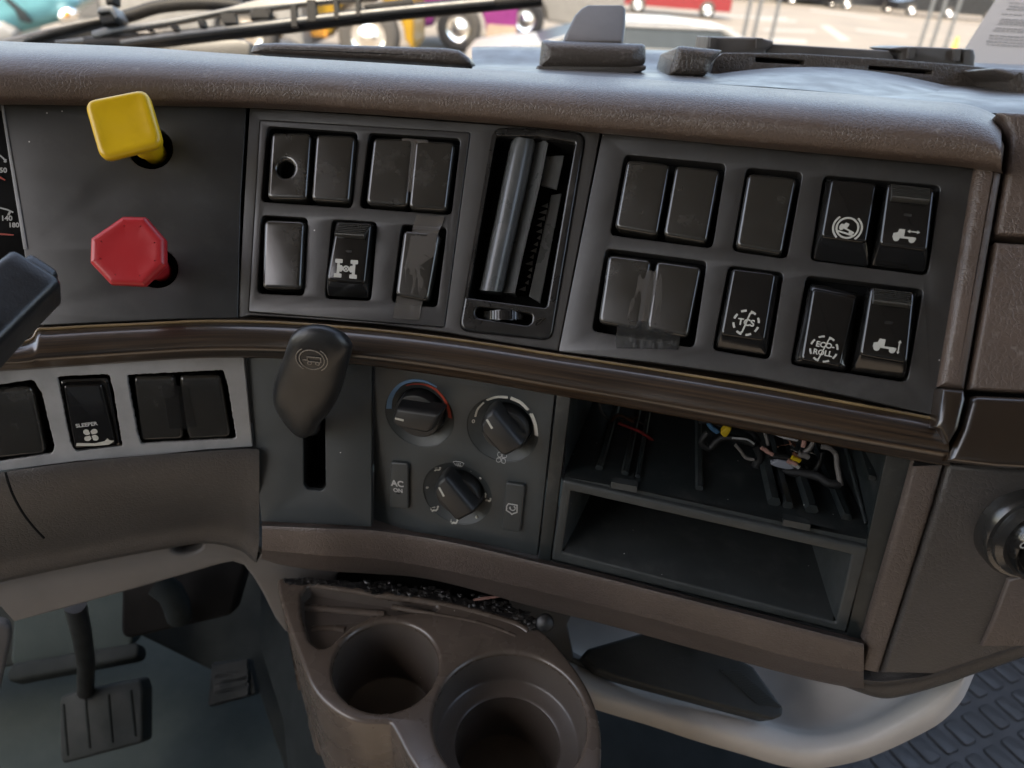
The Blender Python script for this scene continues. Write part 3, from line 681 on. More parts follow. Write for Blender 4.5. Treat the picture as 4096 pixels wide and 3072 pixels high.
def xframe(pl, c, q, h=.0075): 
    d = ((q[1][0]-q[0][0]), (q[1][1]-q[0][1])); return Frame(pl, c, (c[0]+d[0], c[1]+d[1]), h+.00005)
def ring(c, r, w, n=28): return stroke(circ(c, r, n), w, True)
def truck(s, kind):
    """lorry chassis side view pointing left, about 9 mm long at s=1"""
    P = [[(-4.4, -1.3), (-4.2, .4), (-2.8, .8), (-2.4, 2.2), (-.3, 2.2), (-.3, -1.3)], [(-.4, -1.3), (-.4, -.5), (2.4, -.5), (4., -.5), (4.2, -1.3)]]
    P = [[(x*s, y*s) for x, y in p] for p in P]
    W_ = [circ((-2.9*s, -1.6*s), 1.15*s, 14), circ((2.7*s, -1.6*s), 1.15*s, 14)]
    return P, W_
def arrow(a, b, w, hw, hl):
    a, b = Vector(a), Vector(b); d = (b-a).normalized(); n = Vector((-d.y, d.x))
    return [[tuple(a+n*w/2), tuple(a-n*w/2), tuple(b-d*hl-n*w/2), tuple(b-d*hl+n*w/2)], [tuple(b), tuple(b-d*hl+n*hw/2), tuple(b-d*hl-n*hw/2)]]
q = V12((728, 800), (988, 815), (938, 1268), (650, 1240))
base = V12((715, 795), (1010, 812), (975, 1385), (650, 1365))
r1 = rocker(PB, q, base, 'black rocker switch with cream axle-lock symbol beside the single blank cover', .006, grip=V12((738, 806), (972, 820), (930, 922), (722, 908)), ind=V12(823, 1022))
fr = xframe(PB, V12(800, 1152), V12((652, 1240), (938, 1262)), .006)
A_ = []
for sx in (-1, 1):
    A_ += [[(sx*3.3-1.6, 2.2), (sx*3.3+1.6, 2.2), (sx*3.3+1.6, 3.9), (sx*3.3-1.6, 3.9)], [(sx*3.3-1.6, -3.9), (sx*3.3+1.6, -3.9), (sx*3.3+1.6, -2.2), (sx*3.3-1.6, -2.2)],
           [(sx*3.3-.6, -2.3), (sx*3.3+.6, -2.3), (sx*3.3+.6, 2.3), (sx*3.3-.6, 2.3)], [(sx*.9, 0), (sx*2.0, 1.5), (sx*3.3, 1.0), (sx*3.3, -1.0), (sx*2.0, -1.5)]]
A_ = [rnd(p, .35, 3) for p in A_] + ring((0, 0), 1.1, .5, 16)+stroke([(-1, -1), (1, 1)], .35)+stroke([(-1, 1), (1, -1)], .35)
marks('axle_lock_symbol', M['white'], fr, [[(x*1.42, y*1.42) for x, y in p] for p in A_], r1)
# hill hold
q = V14((428, 62), (782, 98), (700, 560), (345, 515)); base = V14((380, 50), (800, 95), (725, 760), (275, 700))
r2 = rocker(PC, q, base, 'rocker switch with a truck in a bracketed circle, left of the upper right pair', .0085)
fr = xframe(PC, V14(552, 442), V14((340, 520), (705, 560)), .0085)
P, W_ = truck(.74, 0); ca, sa = math.cos(R(22)), math.sin(R(22))
rot = lambda p: [(x*ca+y*sa+.2, -x*sa*-1*-1+y*ca) for x, y in p]
pol = ring((0, 0), 4.1, .75)+stroke(arc((0, 0), 5.4, 130, 232), .75)+stroke(arc((0, 0), 5.4, -50, 52), .75)+[rot(p) for p in P+W_]+stroke([(-3.4, -1.6), (3.2, -3.)], .7)
marks('hill_hold_symbol', M['white'], fr, [[(x*1.3, y*1.3) for x, y in p] for p in pol], r2)
q = V14((858, 98), (1222, 138), (1165, 622), (792, 572)); base = V14((835, 100), (1250, 135), (1155, 800), (720, 745))
r3 = rocker(PC, q, base, 'ribbed rocker switch with truck symbol and horizontal double arrow', .0085, grip=V14((896, 100), (1190, 134), (1176, 250), (888, 222)), ind=V14(1013, 345))
fr = xframe(PC, V14(992, 498), V14((800, 580), (1165, 622)), .0085)
P, W_ = truck(.95, 0); pol = P+arrow((1.5, 1.6), (4.8, 1.6), .4, 1.3, 1.)+arrow((2.5, 1.6), (.5, 1.6), .4, 1.3, 1.)
SC = lambda P, k: [[(x*k, y*k) for x, y in p] for p in P]
marks('air_suspension_symbol', M['white'], fr, SC(pol, 1.4), r3); marks('symbol_wheels', M['white'], fr, SC(W_, 1.4), r3, th=.0005)
# TCS
q = V13((1106, 938), (1440, 978), (1352, 1500), (1008, 1448)); base = V13((1090, 930), (1480, 985), (1375, 1620), (965, 1555))
r4 = rocker(PC, q, base, 'rocker switch printed TCS in a dashed circle', .007)
fr = xframe(PC, V13(1210, 1356), V13((1010, 1450), (1350, 1500)), .007)
dash_c = lambda r, w, n=8: sum([stroke(arc((0, 0), r, i*360/n+7, (i+1)*360/n-12, 5), w) for i in range(n)], [])
slash = stroke([(-2.2, -4.6), (-.9, -3.9), (.9, 3.9), (2.4, 4.5)], .65)
marks('tcs_symbol', M['white'], fr, [[(x*1.35, y*1.35) for x, y in p] for p in dash_c(4.9, .85)+slash], r4, texts=[('TCS', (0, 0), 5.0, 0)])
q = V14((285, 900), (630, 968), (505, 1505), (190, 1450)); base = V14((262, 850), (650, 925), (560, 1540), (130, 1478))
r5 = rocker(PC, q, base, 'rocker switch printed ECO-ROLL in a dashed circle', .005)
fr = xframe(PC, V14(372, 1366), V14((190, 1450), (505, 1505)), .005)
marks('eco_roll_symbol', M['white'], fr, [[(x*1.3, y*1.3) for x, y in p] for p in dash_c(5.2, .75)+stroke([(-2.4, -5), (-1.2, -4.3), (1.2, 4.3), (2.6, 4.8)], .5)], r5, texts=[('ECO-', (.3, 2.0), 4.0, 0), ('ROLL', (-.2, -2.2), 4.0, 0)])
q = V14((728, 895), (1070, 930), (1012, 1480), (640, 1412)); base = V14((700, 890), (1110, 930), (1000, 1610), (575, 1545))
r6 = rocker(PC, q, base, 'ribbed rocker switch with truck symbol and vertical double arrow', .0085, grip=V14((760, 895), (1048, 930), (1035, 1045), (748, 1012)), ind=V14(867, 1166))
fr = xframe(PC, V14(842, 1336), V14((640, 1412), (1010, 1470)), .0085)
P, W_ = truck(.95, 0); pol = P+arrow((4.6, -.5), (4.6, 2.6), .4, 1.3, 1.)+arrow((4.6, .6), (4.6, -2.6), .4, 1.3, 1.)
marks('ride_height_symbol', M['white'], fr, SC(pol, 1.4), r6); marks('symbol_wheels', M['white'], fr, SC(W_, 1.4), r6, th=.0005)
# tapes -------------------------------------------------------------------
def tapestrip(name, label, pl, rows, mat, n=10, wob=.0003, seed=1):
    """rows: ((left px),(right px),height)"""
    rg = random.Random(seed); R_ = []
    for a, b, h in rows: R_.append([pl.at((a[0]*(1-s)+b[0]*s, a[1]*(1-s)+b[1]*s), h+rg.uniform(0, wob)) for s in [i/n for i in range(n+1)]])
    V, Fc = sheetv(R_); k = len(V); V = V+[v-pl.n*.00008 for v in V]; Fc = Fc+[tuple(i+k for i in f)[::-1] for f in Fc]
    o = mk(name, V, Fc, mat, sharp=70); tag(o, label, 'tape'); return o
tapestrip('adhesive_tape', 'clear tape bridging two blank covers left of the vent', PB, [(V12(1213, 190), V12(1405, 203), .0046), (V12(1190, 330), V12(1385, 345), .0046), (V12(1165, 470), V12(1360, 480), .0046), (V12(1145, 575), V12(1340, 590), .0046)], M['tape3'], 8, .0002, 2)
tapestrip('adhesive_tape', 'torn shiny strip of tape running down over a single blank cover', PB,
  [(V12(1318, 752), V12(1527, 766), .0010), (V12(1305, 810), V12(1512, 822), .0012), (V12(1290, 860), V12(1500, 840), .003), (V12(1275, 920), V12(1465, 925), .0052), (V12(1262, 1000), V12(1462, 1005), .0050), (V12(1250, 1070), V12(1445, 1062), .0050), (V12(1238, 1130), V12(1345, 1128), .0050), (V12(1222, 1160), V12(1410, 1165), .0047), (V12(1200, 1250), V12(1400, 1260), .0047), (V12(1182, 1330), V12(1378, 1350), .0046), (V12(1170, 1365), V12(1365, 1390), .002), (V12(1160, 1425), V12(1352, 1440), .0012), (V12(1150, 1470), V12(1346, 1490), .0011), (V12(1143, 1515), V12(1338, 1530), .0011)], M['tape3'], 10, .0005, 3)
tapestrip('adhesive_tape', 'folded clear tape between two blank covers, lower row of the right panel', PC, [(V13(365, 945), V13(592, 972), .0046), (V13(350, 1050), V13(580, 1075), .0046), (V13(330, 1190), V13(562, 1220), .0046), (V13(300, 1325), V13(545, 1360), .0046)], M['tape'], 12, .0007, 4)
tapestrip('adhesive_tape', 'dull black tape stuck across the bottom of the taped pair of covers', PC, [(V13(235, 1325), V13(718, 1388), .0047), (V13(225, 1380), V13(712, 1440), .0044), (V13(222, 1430), V13(705, 1480), .002), (V13(210, 1480), V13(700, 1530), .0012), (V13(222, 1550), V13(690, 1560), .0012)], M['tape2'], 14, .0004, 5)
# ------------------------------------------------------------------ air vent
vt = thing('air_vent', 'glossy black broken air vent with one thick vane and a thumb wheel below', 'air vent', PB.at(D(1120, 480)))
bez = PO(PB, V15((236, 56), (560, 62), (890, 94), (640, 1588), (-25, 1516)), .001, [.006, 0, .007, .006, .006])
opn = PO(PB, V15((232, 118), (540, 118), (812, 165), (606, 1356), (40, 1282)), .001, [.001, 0, .0015, .002, .001])
whl = PO(PB, V15((100, 1345), (508, 1400), (492, 1486), (88, 1425)), .001, .0035)
plate('bezel', M['vent'], PB, bez, [opn, whl], h=.0022, th=.006, b=.0016, nb=4, parent=vt)
mb = MB(); m = len(opn); mb.add([PB.w(p, .0005) for p in off(opn, -.0002)]+[PB.w(p, -.05) for p in off(opn, .002)], [(i, (i+1) % m, m+(i+1) % m, m+i) for i in range(m)]+[tuple(m+i for i in range(m))])
m = len(whl); mb.add([PB.w(p, .0005) for p in whl]+[PB.w(p, -.012) for p in whl], [(i, (i+1) % m, m+(i+1) % m, m+i) for i in range(m)]+[tuple(m+i for i in range(m))])
mb.build('duct', M['recess'], vt)
plate('bezel_groove', M['recess'], PB, off(bez, -.0012), h=.0002, th=.003, b=.0004, parent=vt) if False else None
# vane: half-round blade
def vrow(L, Rt, prof): return [[PB.at((a[0]*(1-s)+b[0]*s, a[1]*(1-s)+b[1]*s), h) for s, h in prof] for a, b in zip(L, Rt)]
Lp = [V15(*p) for p in ((372, 118), (345, 170), (300, 380), (240, 680), (180, 960), (130, 1200), (118, 1225))]; Rp = [V15(*p) for p in ((600, 150), (620, 170), (560, 470), (490, 760), (430, 1010), (382, 1235), (380, 1250))]
vp_ = [(0, -.020), (0, -.008), (.05, -.002), (.16, .001), (.30, .0015), (.45, .0003), (.58, -.003), (.64, -.007), (.66, -.010), (.8, -.008), (.93, -.004), (.99, -.004), (1., -.006), (1., -.022)]
rows = vrow(Lp, Rp, vp_); rows = [[p-PB.n*.02 for p in rows[0]]]+rows+[[p-PB.n*.02 for p in rows[-1]]]
mb = MB(); mb.add(*sheetv(rows)); mb.build('vane', M['vane'], vt, sharp=50)
mb = MB(); rg = random.Random(5)
for a, b, c, d, h in (((640, 540), (715, 530), (560, 1320), (480, 1270), -.016), ((600, 260), (735, 255), (680, 500), (565, 470), -.010)):
    plate('x', None, PB, PO(PB, V15(a, b, c, d), h), h=h, th=.002, b=.0004, mb=mb)
for i in range(14):
    t = i/13; x = 615-t*150+rg.uniform(-8, 8); y = 600+t*600
    tri = V15((x, y), (x-rg.uniform(25, 60), y+22), (x-3, y+35)); mb.add([PB.at(p, -.014) for p in tri], [(0, 1, 2)])
mb.build('broken_grille', M['vane'], vt)
wc = PB.at(V15(300, 1415), -.0065); ax = (PB.at(V15(300, 1330), -.0065)-wc).normalized(); mb = MB(); n = 44; tv = (PB.at(V15(508, 1440), 0)-PB.at(V15(100, 1385), 0)).length/2
for k in range(22):
    a = math.pi*(k+.5)/22; o = wc+(PB.x*math.cos(a)*.0115+PB.n*math.sin(a)*.0085)*1.; d = (PB.x*math.cos(a)+PB.n*math.sin(a)).normalized(); s = d.cross(ax)
    mb.add(*boxv(o, s*.0006, ax*.0026, d*.0009))
mb.add(*lathev(wc-ax*.003, ax, [(0, 0), (.0085, 0), (.0085, .006), (0, .006)], 32))
mb.build('thumb_wheel', M['vent'], vt)
fr = Frame(PB, V15(57, 1380), V15(157, 1394), .0023); g = fqs(fr, V15((525, 1475), (540, 1445), (565, 1432), (600, 1428))); g2 = fqs(fr, V15((535, 1480), (575, 1448), (598, 1430)))
marks('embossed_closed_symbol', M['cover'], fr, ring((0, 0), 1.5, .6, 18), vt, th=.0004); marks('embossed_open_symbol', M['cover'], fr, stroke(g, .5)+stroke(g2, .5), vt, th=.0004)
# ------------------------------------------------------------------ silver sleeper panel (left)
sp = thing('switch_panel', 'worn silver-grey switch panel with ragged cut openings', 'switch panel', PS.at(D(300, 880)))
outS = PO(PS, V4((-500, 815), (0, 738), (400, 696), (800, 668), (1200, 656), (1540, 655), (1596, 1243), (1300, 1262), (1000, 1296), (500, 1334), (0, 1396), (-500, 1470)), 0, .0006)
HS = [V4((-300, 895), (0, 850), (210, 820), (262, 900), (345, 1235), (330, 1290), (0, 1340), (-300, 1380)), V4((362, 800), (690, 785), (715, 880), (775, 1240), (480, 1275), (445, 1215)), V4((800, 790), (1410, 758), (1440, 850), (1495, 1195), (890, 1226), (865, 1150))]
hl = [jag(PO(PS, q, 0, .0018), .00022, .0012, 7+i) for i, q in enumerate(HS)]
plate('panel_plate', M['silver'], PS, outS, hl, h=0, th=.003, b=.0004, nb=1, parent=sp)
mb = MB()
for lo in hl:
    m = len(lo); mb.add([PS.w(p, -.002) for p in lo]+[PS.w(p, -.016) for p in lo], [(i, (i+1) % m, m+(i+1) % m, m+i) for i in range(m)]+[tuple(m+i for i in range(m))])
mb.build('socket', M['recess'], sp)
blank(PS, V4((-220, 905), (200, 862), (290, 1290), (-130, 1335)), 'blank cover cut off by the left edge, in the silver-grey panel', gb, h=-.002)
blank(PS, V4((838, 802), (1100, 798), (1160, 1200), (892, 1212)), 'blank cover left of the pair in the silver-grey panel', gb, h=-.002)
blank(PS, V4((1132, 797), (1396, 792), (1460, 1188), (1190, 1202)), 'blank cover right of the pair in the silver-grey panel', gb, h=-.002)
tapestrip('adhesive_tape', 'faint clear tape bridging two blank covers in the silver-grey panel', PS, [(V4(1020, 850), V4(1185, 865), -.001), (V4(1045, 1000), V4(1210, 1000), -.001), (V4(1070, 1140), V4(1240, 1125), -.001)], M['tape4'], 8, .0003, 9)
q = V4((392, 852), (645, 845), (735, 1232), (468, 1262)); base = V4((375, 815), (690, 800), (768, 1240), (460, 1270))
r7 = rocker(PS, q, base, 'rocker switch printed SLEEPER with a fan, in the silver-grey panel', h=.001)
fr = xframe(PS, V4(575, 1175), V4((0, 1337), (735, 1232)), .001)
def fan(c, r, w=None):
    out = []
    for k in range(4):
        a = k*90+20; p = [(r*.15*math.cos(R(a)), r*.15*math.sin(R(a)))]
        for t in range(9):
            f = t/8; an = a-10+f*75; rr = r*(.35+.65*math.sin(math.pi*min(1, f*.75+.2))); p.append((rr*math.cos(R(an)), rr*math.sin(R(an))))
        p = [(x+c[0], y+c[1]) for x, y in p]
        out += [p] if w is None else stroke(p, w, True)
    return out
bar = fqs(fr, V4((482, 1238), (484, 1220), (600, 1222), (660, 1208), (680, 1190), (690, 1202), (722, 1206), (690, 1230), (600, 1238)))
marks('sleeper_fan_symbol', M['white'], fr, fan((.1, .6), 4.8)+[bar], r7)
marks('sleeper_lettering', M['whiteg'], fr, [], r7, texts=[('SLEEPER', (-.6, 7.6), 3.3, -1)])
# ------------------------------------------------------------------ lever panel
lp = thing('lever_panel', 'plain dark panel with a vertical slot under the hand brake lever', 'panel', PLV.at(D(680, 950)))
slot = PO(PLV, V5((335, 700), (472, 700), (478, 1180), (455, 1208), (360, 1200), (338, 1170)), 0, [.001, .001, .004, .006, .006, .004])
plate('panel_plate', M['clim'], PLV, PO(PLV, [D(531, 764), D(700, 765), D(803, 778), V5(768, 1434), V5(70, 1402)], 0, .0008), [slot], h=0, th=.004, b=.0008, parent=lp)
mb = MB(); m = len(slot); mb.add([PLV.w(p, -.001) for p in slot]+[PLV.w(p, -.03) for p in slot], [(i, (i+1) % m, m+(i+1) % m, m+i) for i in range(m)]+[tuple(m+i for i in range(m))]); mb.build('slot_wall', M['recess'], lp)
lv = thing('brake_lever', 'black paddle-shaped brake lever with worn trailer symbol', 'lever', PLV.at(V5(405, 900)))
oL = V5((300, 190), (370, 174), (450, 180), (530, 205), (595, 250), (628, 305), (618, 380), (590, 480), (560, 590), (520, 680), (470, 750), (425, 800), (395, 850), (330, 890), (265, 860), (190, 770), (145, 690), (130, 610), (150, 500), (195, 380), (230, 275), (255, 225))
hh = .050; n_ = PLV.n
def LH(p): # paddle face tilts: top stands out more
    y = (p[1]-V5(0, 180)[1])/(V5(0, 890)[1]-V5(0, 180)[1]); return .056-.030*y
ol = [Vector(q) for q in smoothpts([(*PLV.at(p, LH(p)),) for p in oL+oL[:1]], 64)][:-1]
cc = sum(ol, Vector())/len(ol); rows = []
for s_, d_ in ((.3, -.0045), (.55, -.0038), (.75, -.0028), (.88, -.0012), (.96, .0008), (1., .004), (.985, .0085), (.93, .0125), (.8, .016), (.5, .018)):
    rows.append([cc+(p-cc)*s_-n_*(d_) for p in ol])
V, Fc = [p for r in rows for p in r], []
m = len(ol)
for k in range(len(rows)-1):
    for i in range(m): j = (i+1) % m; Fc.append((k*m+i, k*m+j, (k+1)*m+j, (k+1)*m+i))
Fc += [tuple(range(m)), tuple((len(rows)-1)*m+i for i in range(m))[::-1]]
mk('paddle', V, Fc, M['lever'], lv, sharp=75)
a = PLV.at(V5(405, 800), -.02); b = PLV.at(V5(360, 790), .012); mb = MB(); mb.add(*tubev([a, a.lerp(b, .5), b, PLV.at(V5(355, 720), .020)], [.006, .0065, .007, .007], 20)); mb.build('neck', M['lever'], lv, sharp=75)
c0 = V5(390, 378); hc = .0525
fr = Frame(PLV, c0, (c0[0]+100, c0[1]+12), hc)
qn = (fr.y*.0 )
pol = ring((0, 0), 5.0, .38, 36)+stroke(arc((0, 0), 6.3, 125, 235), .35)+stroke(arc((0, 0), 6.3, -55, 55), .35)+stroke([(-1.8, 1.4), (3.6, 1.4), (3.6, -1.), (-1., -1.), (-1.8, -.4)], .35, True)+ring((-1., -1.8), .8, .3, 12)+ring((2.2, -1.8), .8, .3, 12)+stroke([(-3.6, -.4), (-1.8, -.4)], .3)
# lay the symbol on the tilted paddle face
rws = [PLV.at(p, LH(p)) for p in (V5(390, 300), V5(390, 460), V5(450, 380))]
nn = (rws[1]-rws[0]).cross(rws[2]-rws[0]); nn = nn if nn.dot(CAM-rws[0]) > 0 else -nn
pol = [[(x*1.35, y*1.35) for x, y in p] for p in pol]
PLs = Plane(rws[0]+nn.normalized()*.00455, nn); fr = Frame(PLs, c0, (c0[0]+100, c0[1]+10), 0)
marks('trailer_brake_symbol', M['pale'], fr, pol, lv)
# ------------------------------------------------------------------ climate panel
cp = thing('climate_control_panel', 'dark grey climate panel with three dials and two narrow push buttons', 'control panel', PH.at(D(990, 980)))
DI = [(V16(470, 440), V16(470, 425), 298, 206), (V16(1160, 562), V16(1190, 545), 303, 204), (V16(785, 1094), V16(798, 1086), 296, 195)]
def pxr(p, r): return r*.48222*PH.z(p)/F
dish = [(PH.loc([c])[0], pxr(c, R2)*1.0, PH.loc([k])[0], pxr(k, r1)) for c, k, R2, r1 in DI]
outH = PO(PH, [V5(789, 392), V5(1300, 462), V5(1928, 574), V5(1815, 1618), V5(1500, 1545), V5(1200, 1490), V5(778, 1436)], 0, .0008)
plate('faceplate', M['clim'], PH, outH, [circ(c, R2, 48) for c, R2, k, r1 in dish], h=0, th=.005, b=.0006, parent=cp)
DEP = .0034
for c, R2, k, r1 in dish:
    mb = MB(); V, Fc = [], []
    for t in (0, .15, .5, 1): V += [PH.w((c[0]*(1-t)+k[0]*t+(R2*(1-t)+(r1+.0006)*t)*math.cos(2*math.pi*i/48), c[1]*(1-t)+k[1]*t+(R2*(1-t)+(r1+.0006)*t)*math.sin(2*math.pi*i/48)), -.0005-DEP*(t**.9)) for i in range(48)]
    V += [PH.w((k[0]+(r1+.0006)*math.cos(2*math.pi*i/48), k[1]+(r1+.0006)*math.sin(2*math.pi*i/48)), -.009) for i in range(48)]
    for r_ in range(4):
        for i in range(48): j = (i+1) % 48; Fc.append((r_*48+i, r_*48+j, (r_+1)*48+j, (r_+1)*48+i))
    mb.add(V, Fc); mb.build('dial_dish', M['clim'], cp)
def hfd(v):
    d = v-PH.o; x, y = d.dot(PH.x), d.dot(PH.y); hh = d.dot(PH.n)
    for c, R2, k, r1 in dish:
        r = math.hypot(x-c[0], y-c[1])
        if r < R2: t = min(1, (R2-r)/(R2-r1)); return v-PH.n*(.0001+DEP*t**.9)
    return v
frc = Frame(PH, V16(470, 440), V16(670, 470), .0002, hfd)
def cm(name, mat, pol, texts=()): return marks(name, mat, frc, pol, cp, texts=texts)
sm = lambda pts, n=24: smoothpts(pts, n)
blue = fqs(frc, sm(V16((214, 390), (225, 310), (265, 235), (330, 175), (420, 148), (510, 155), (570, 178), (616, 203))))
cm('cold_scale', M['blue'], stroke(blue, 3.1, wend=.7))
red = fqs(frc, sm(V16((355, 198), (420, 182), (510, 185), (590, 215), (660, 285), (705, 375), (722, 468))))
cm('warm_scale', M['redp'], stroke(red, .6, wend=2.9))
seg = stroke(fqs(frc, sm(V16((928, 462), (950, 395), (1003, 338)), 8)), 1.1)+stroke(fqs(frc, sm(V16((1030, 316), (1110, 288), (1205, 288)), 8)), 1.6)+stroke(fqs(frc, sm(V16((1228, 294), (1310, 330), (1374, 395)), 8)), 2.1)+stroke(fqs(frc, sm(V16((1397, 425), (1430, 510), (1441, 610)), 8)), 2.5)
cm('fan_scale', M['white'], seg, texts=[('0', fq(frc, V16(914, 498)), 3.6, -4)])
f = fq(frc, V16(1150, 798)); cm('fan_symbol', M['whiteg'], fan(f, 3.7, .3))
def person(c, s=1, up=False, feet=False):
    p = stroke([(c[0]+2.2*s, c[1]+.4*s), (c[0]+1.2*s, c[1]-1.1*s), (c[0]-.8*s, c[1]-.9*s), (c[0]-1.9*s, c[1]-2.*s)], 1.1*s)+[circ((c[0]+2.2*s, c[1]+1.5*s), .75*s, 10)]
    if up: p += arrow((c[0]-1.6*s, c[1]+1.1*s), (c[0]+.6*s, c[1]+1.3*s), .45*s, 1.4*s, 1*s)
    if feet: p += arrow((c[0]-2.6*s, c[1]+1.2*s), (c[0]-2.4*s, c[1]-1.2*s), .45*s, 1.3*s, 1*s)
    return p
pol = person(fq(frc, V16(615, 890)), .9, True)+person(fq(frc, V16(595, 1220)), .9, True, True)+person(fq(frc, V16(760, 1322)), .9, False, True)+person(fq(frc, V16(1035, 1145)), .9)+arrow(fq(frc, V16(1012, 1135)), fq(frc, V16(1015, 1092)), .9, 1.6, 1.5)
for p in ((974, 966), (532, 1045), (940, 1292)): pol.append(circ(fq(frc, V16(*p)), .85, 14))
cm('airflow_symbols', M['white'], pol)
d = fq(frc, V16(797, 848)); pol = stroke([(d[0]-3.6, d[1]+1.6), (d[0]-1.8, d[1]+2.3), (d[0]+1.8, d[1]+2.3), (d[0]+3.6, d[1]+1.6), (d[0]+2.2, d[1]-1.4), (d[0]-2.2, d[1]-1.4)], .3, True)
for k in (-1.1, 0, 1.1): pol += stroke([(d[0]+k, d[1]-2.4), (d[0]+k+.3, d[1]-1.2), (d[0]+k-.2, d[1]), (d[0]+k+.2, d[1]+1.3)], .35)
cm('windscreen_symbol', M['whiteg'], pol)
def dial(i, bar, mark, label, hk=.007, hb=.018):
    c, R2, k, r1 = dish[i]; t = thing('rotary_knob', label, 'rotary knob', PH.w(k, -.004), 'climate control dials')
    o = PH.w(k, -.008); mb = MB(); mb.add(*lathev(o, PH.n, [(r1-.0004, 0), (r1-.0004, .008+hk-.0045), (r1-.0012, .008+hk-.0033), (r1-.0022, .008+hk-.003), (0, .008+hk-.003)], 48)); mb.build('knob_body', M['black'], t)
    lo = PO(PH, bar, hb*.6, .0025, 6); m = len(lo); cx = (sum(p[0] for p in lo)/m, sum(p[1] for p in lo)/m)
    V, Fc = [], []
    prof = [(.0052, hb), (.0038, hb-.0003), (.0022, hb-.0014), (.001, hb-.0035), (.0003, hb-.007), (0, 0.002)]
    for ins, hh in prof: V += [PH.w(p, hh) for p in inset(lo, ins*.62)]
    Fc.append(tuple(range(m)))
    for r_ in range(len(prof)-1):
        for a in range(m): b = (a+1) % m; Fc.append((r_*m+a, r_*m+b, (r_+1)*m+b, (r_+1)*m+a))
    mk('grip_bar', V, Fc, M['black'], t, sharp=60)
    f2 = Frame(PH, mark[0], mark[1], hb-.0009); marks('pointer_mark', M['white'], f2, stroke(fqs(f2, mark), 1.3), t, th=.0013)
dial(0, V16((300, 330), (652, 384), (672, 400), (600, 545), (560, 565), (330, 522), (262, 472), (266, 408)), V16((276, 455), (346, 474)), 'temperature knob under the blue and red scale', .007, .015)
dial(1, V16((1085, 360), (1112, 362), (1356, 648), (1330, 690), (1215, 752), (1160, 740), (992, 545), (988, 480), (1030, 400)), V16((1036, 466), (1080, 540)), 'fan knob inside the segmented cream scale', .007, .015)
dial(2, V16((690, 905), (718, 908), (962, 1190), (935, 1228), (825, 1286), (780, 1275), (612, 1070), (604, 1010), (636, 950)), V16((641, 1028), (680, 1102)), 'lower knob surrounded by airflow symbols', .007, .015)
def pbtn(q, label, h=.0016):
    t = thing('push_button', label, 'push button', PH.at(cen(q)), 'narrow climate push buttons')
    plate('button_cap', M['clim'], PH, PO(PH, q, h, .002), h=h+.0012, th=.004, b=.0011, nb=4, parent=t); return t
t = pbtn(V16((236, 818), (385, 832), (388, 1210), (230, 1198)), 'narrow push button lettered AC ON')
f2 = Frame(PH, V16(293, 1030), V16(493, 1058), .003); marks('button_lettering', M['whiteg'], f2, [], t, texts=[('AC', (0, 2.4), 6.4, 0), ('ON', (0, -2.9), 4.2, 0)])
marks('indicator_slit', M['recess'], f2, [[(-1.5, -5.6), (1.5, -5.6), (1.5, -5.0), (-1.5, -5.0)]], t)
t = pbtn(V16((1192, 988), (1352, 1010), (1310, 1404), (1155, 1378)), 'narrow push button with a recirculation cab outline')
f2 = Frame(PH, V16(1240, 1215), V16(1440, 1250), .003)
marks('recirculation_symbol', M['whiteg'], f2, stroke([(-3.6, -1.8), (-3.5, 1.6), (-2.4, 3.6), (3.2, 3.6), (3.4, -2), (1.2, -3.2), (0, -4.2), (-1., -3.2)], .75, True)+stroke(arc((.3, .8), 1.8, 180, 420, 10), .6)+arrow((-1.3, 1.5), (-1.3, -.6), .5, 1.6, 1.2), t)
# chipped edges beside the climate panel
# ------------------------------------------------------------------ radio cage + storage bin
rc = thing('radio_slot', 'empty double radio opening with a dark plastic cage, wires hanging inside', 'radio opening', PH.at(D(1550, 1150)))
frame_out = PO(PH, [V5(1950, 500), D(2000, 925), V9(1978, 862), V9(1870, 832), V9(900, 570), V9(0, 362), V5(1820, 1645)], 0, .0008)
openU = PO(PH, [V23(135, 40), V23(2150, 330), V9(2015, 262), V23(2012, 1030), V9(2010, 270), V9(1872, 808), V9(5, 345), V23(75, 598), V23(105, 560)][0:2]+[V9(1876, 812), V9(3, 350)], 0, .0006)
plate('cage_frame', M['cage'], PH, frame_out, [openU], h=0, th=.004, b=.0006, parent=rc)
# cage walls and floor, running inward
N = -PH.n; q3 = [PH.at(p) for p in (V23(118, 30), V23(2180, 330), V23(2035, 960), V23(90, 560))]
dp = .165; bk = [p+N*dp for p in q3]; bk[0] += (q3[1]-q3[0])*.02; bk[3] += (q3[1]-q3[0])*.02; bk[1] -= (q3[1]-q3[0])*.10; bk[2] -= (q3[1]-q3[0])*.10
mb = MB(); mb.add(q3+bk, [(0, 3, 7, 4), (1, 5, 6, 2), (3, 2, 6, 7)]); mb.build('cage_walls', M['cage'], rc)
mb = MB(); mb.add([p+N*.06 for p in bk], [(0, 1, 2, 3)]); mb.build('cage_back', M['recess'], rc)
mb = MB(); up = (q3[1]-q3[2]).normalized()
for s, w, h_ in ((.11, .0022, .003), (.2, .002, .003), (.245, .003, .002), (.455, .003, .003), (.70, .0016, .005), (.745, .0018, .004), (.82, .002, .005), (.93, .003, .004)):
    a = q3[3].lerp(q3[2], s)+N*.012; b = bk[3].lerp(bk[2], s); mb.add(*tubev([a+up*h_*.4, b+up*h_*.4], h_*.8, 6))
for s, t_, l in ((.0, .003, 0), (1., .0, 0)):
    pass
mb.add(*boxv((q3[1]+q3[2])/2+N*.06+(q3[0]-q3[1]).normalized()*.004, (q3[1]-q3[2])*.02, N*.05, (q3[0]-q3[1]).normalized()*.002))
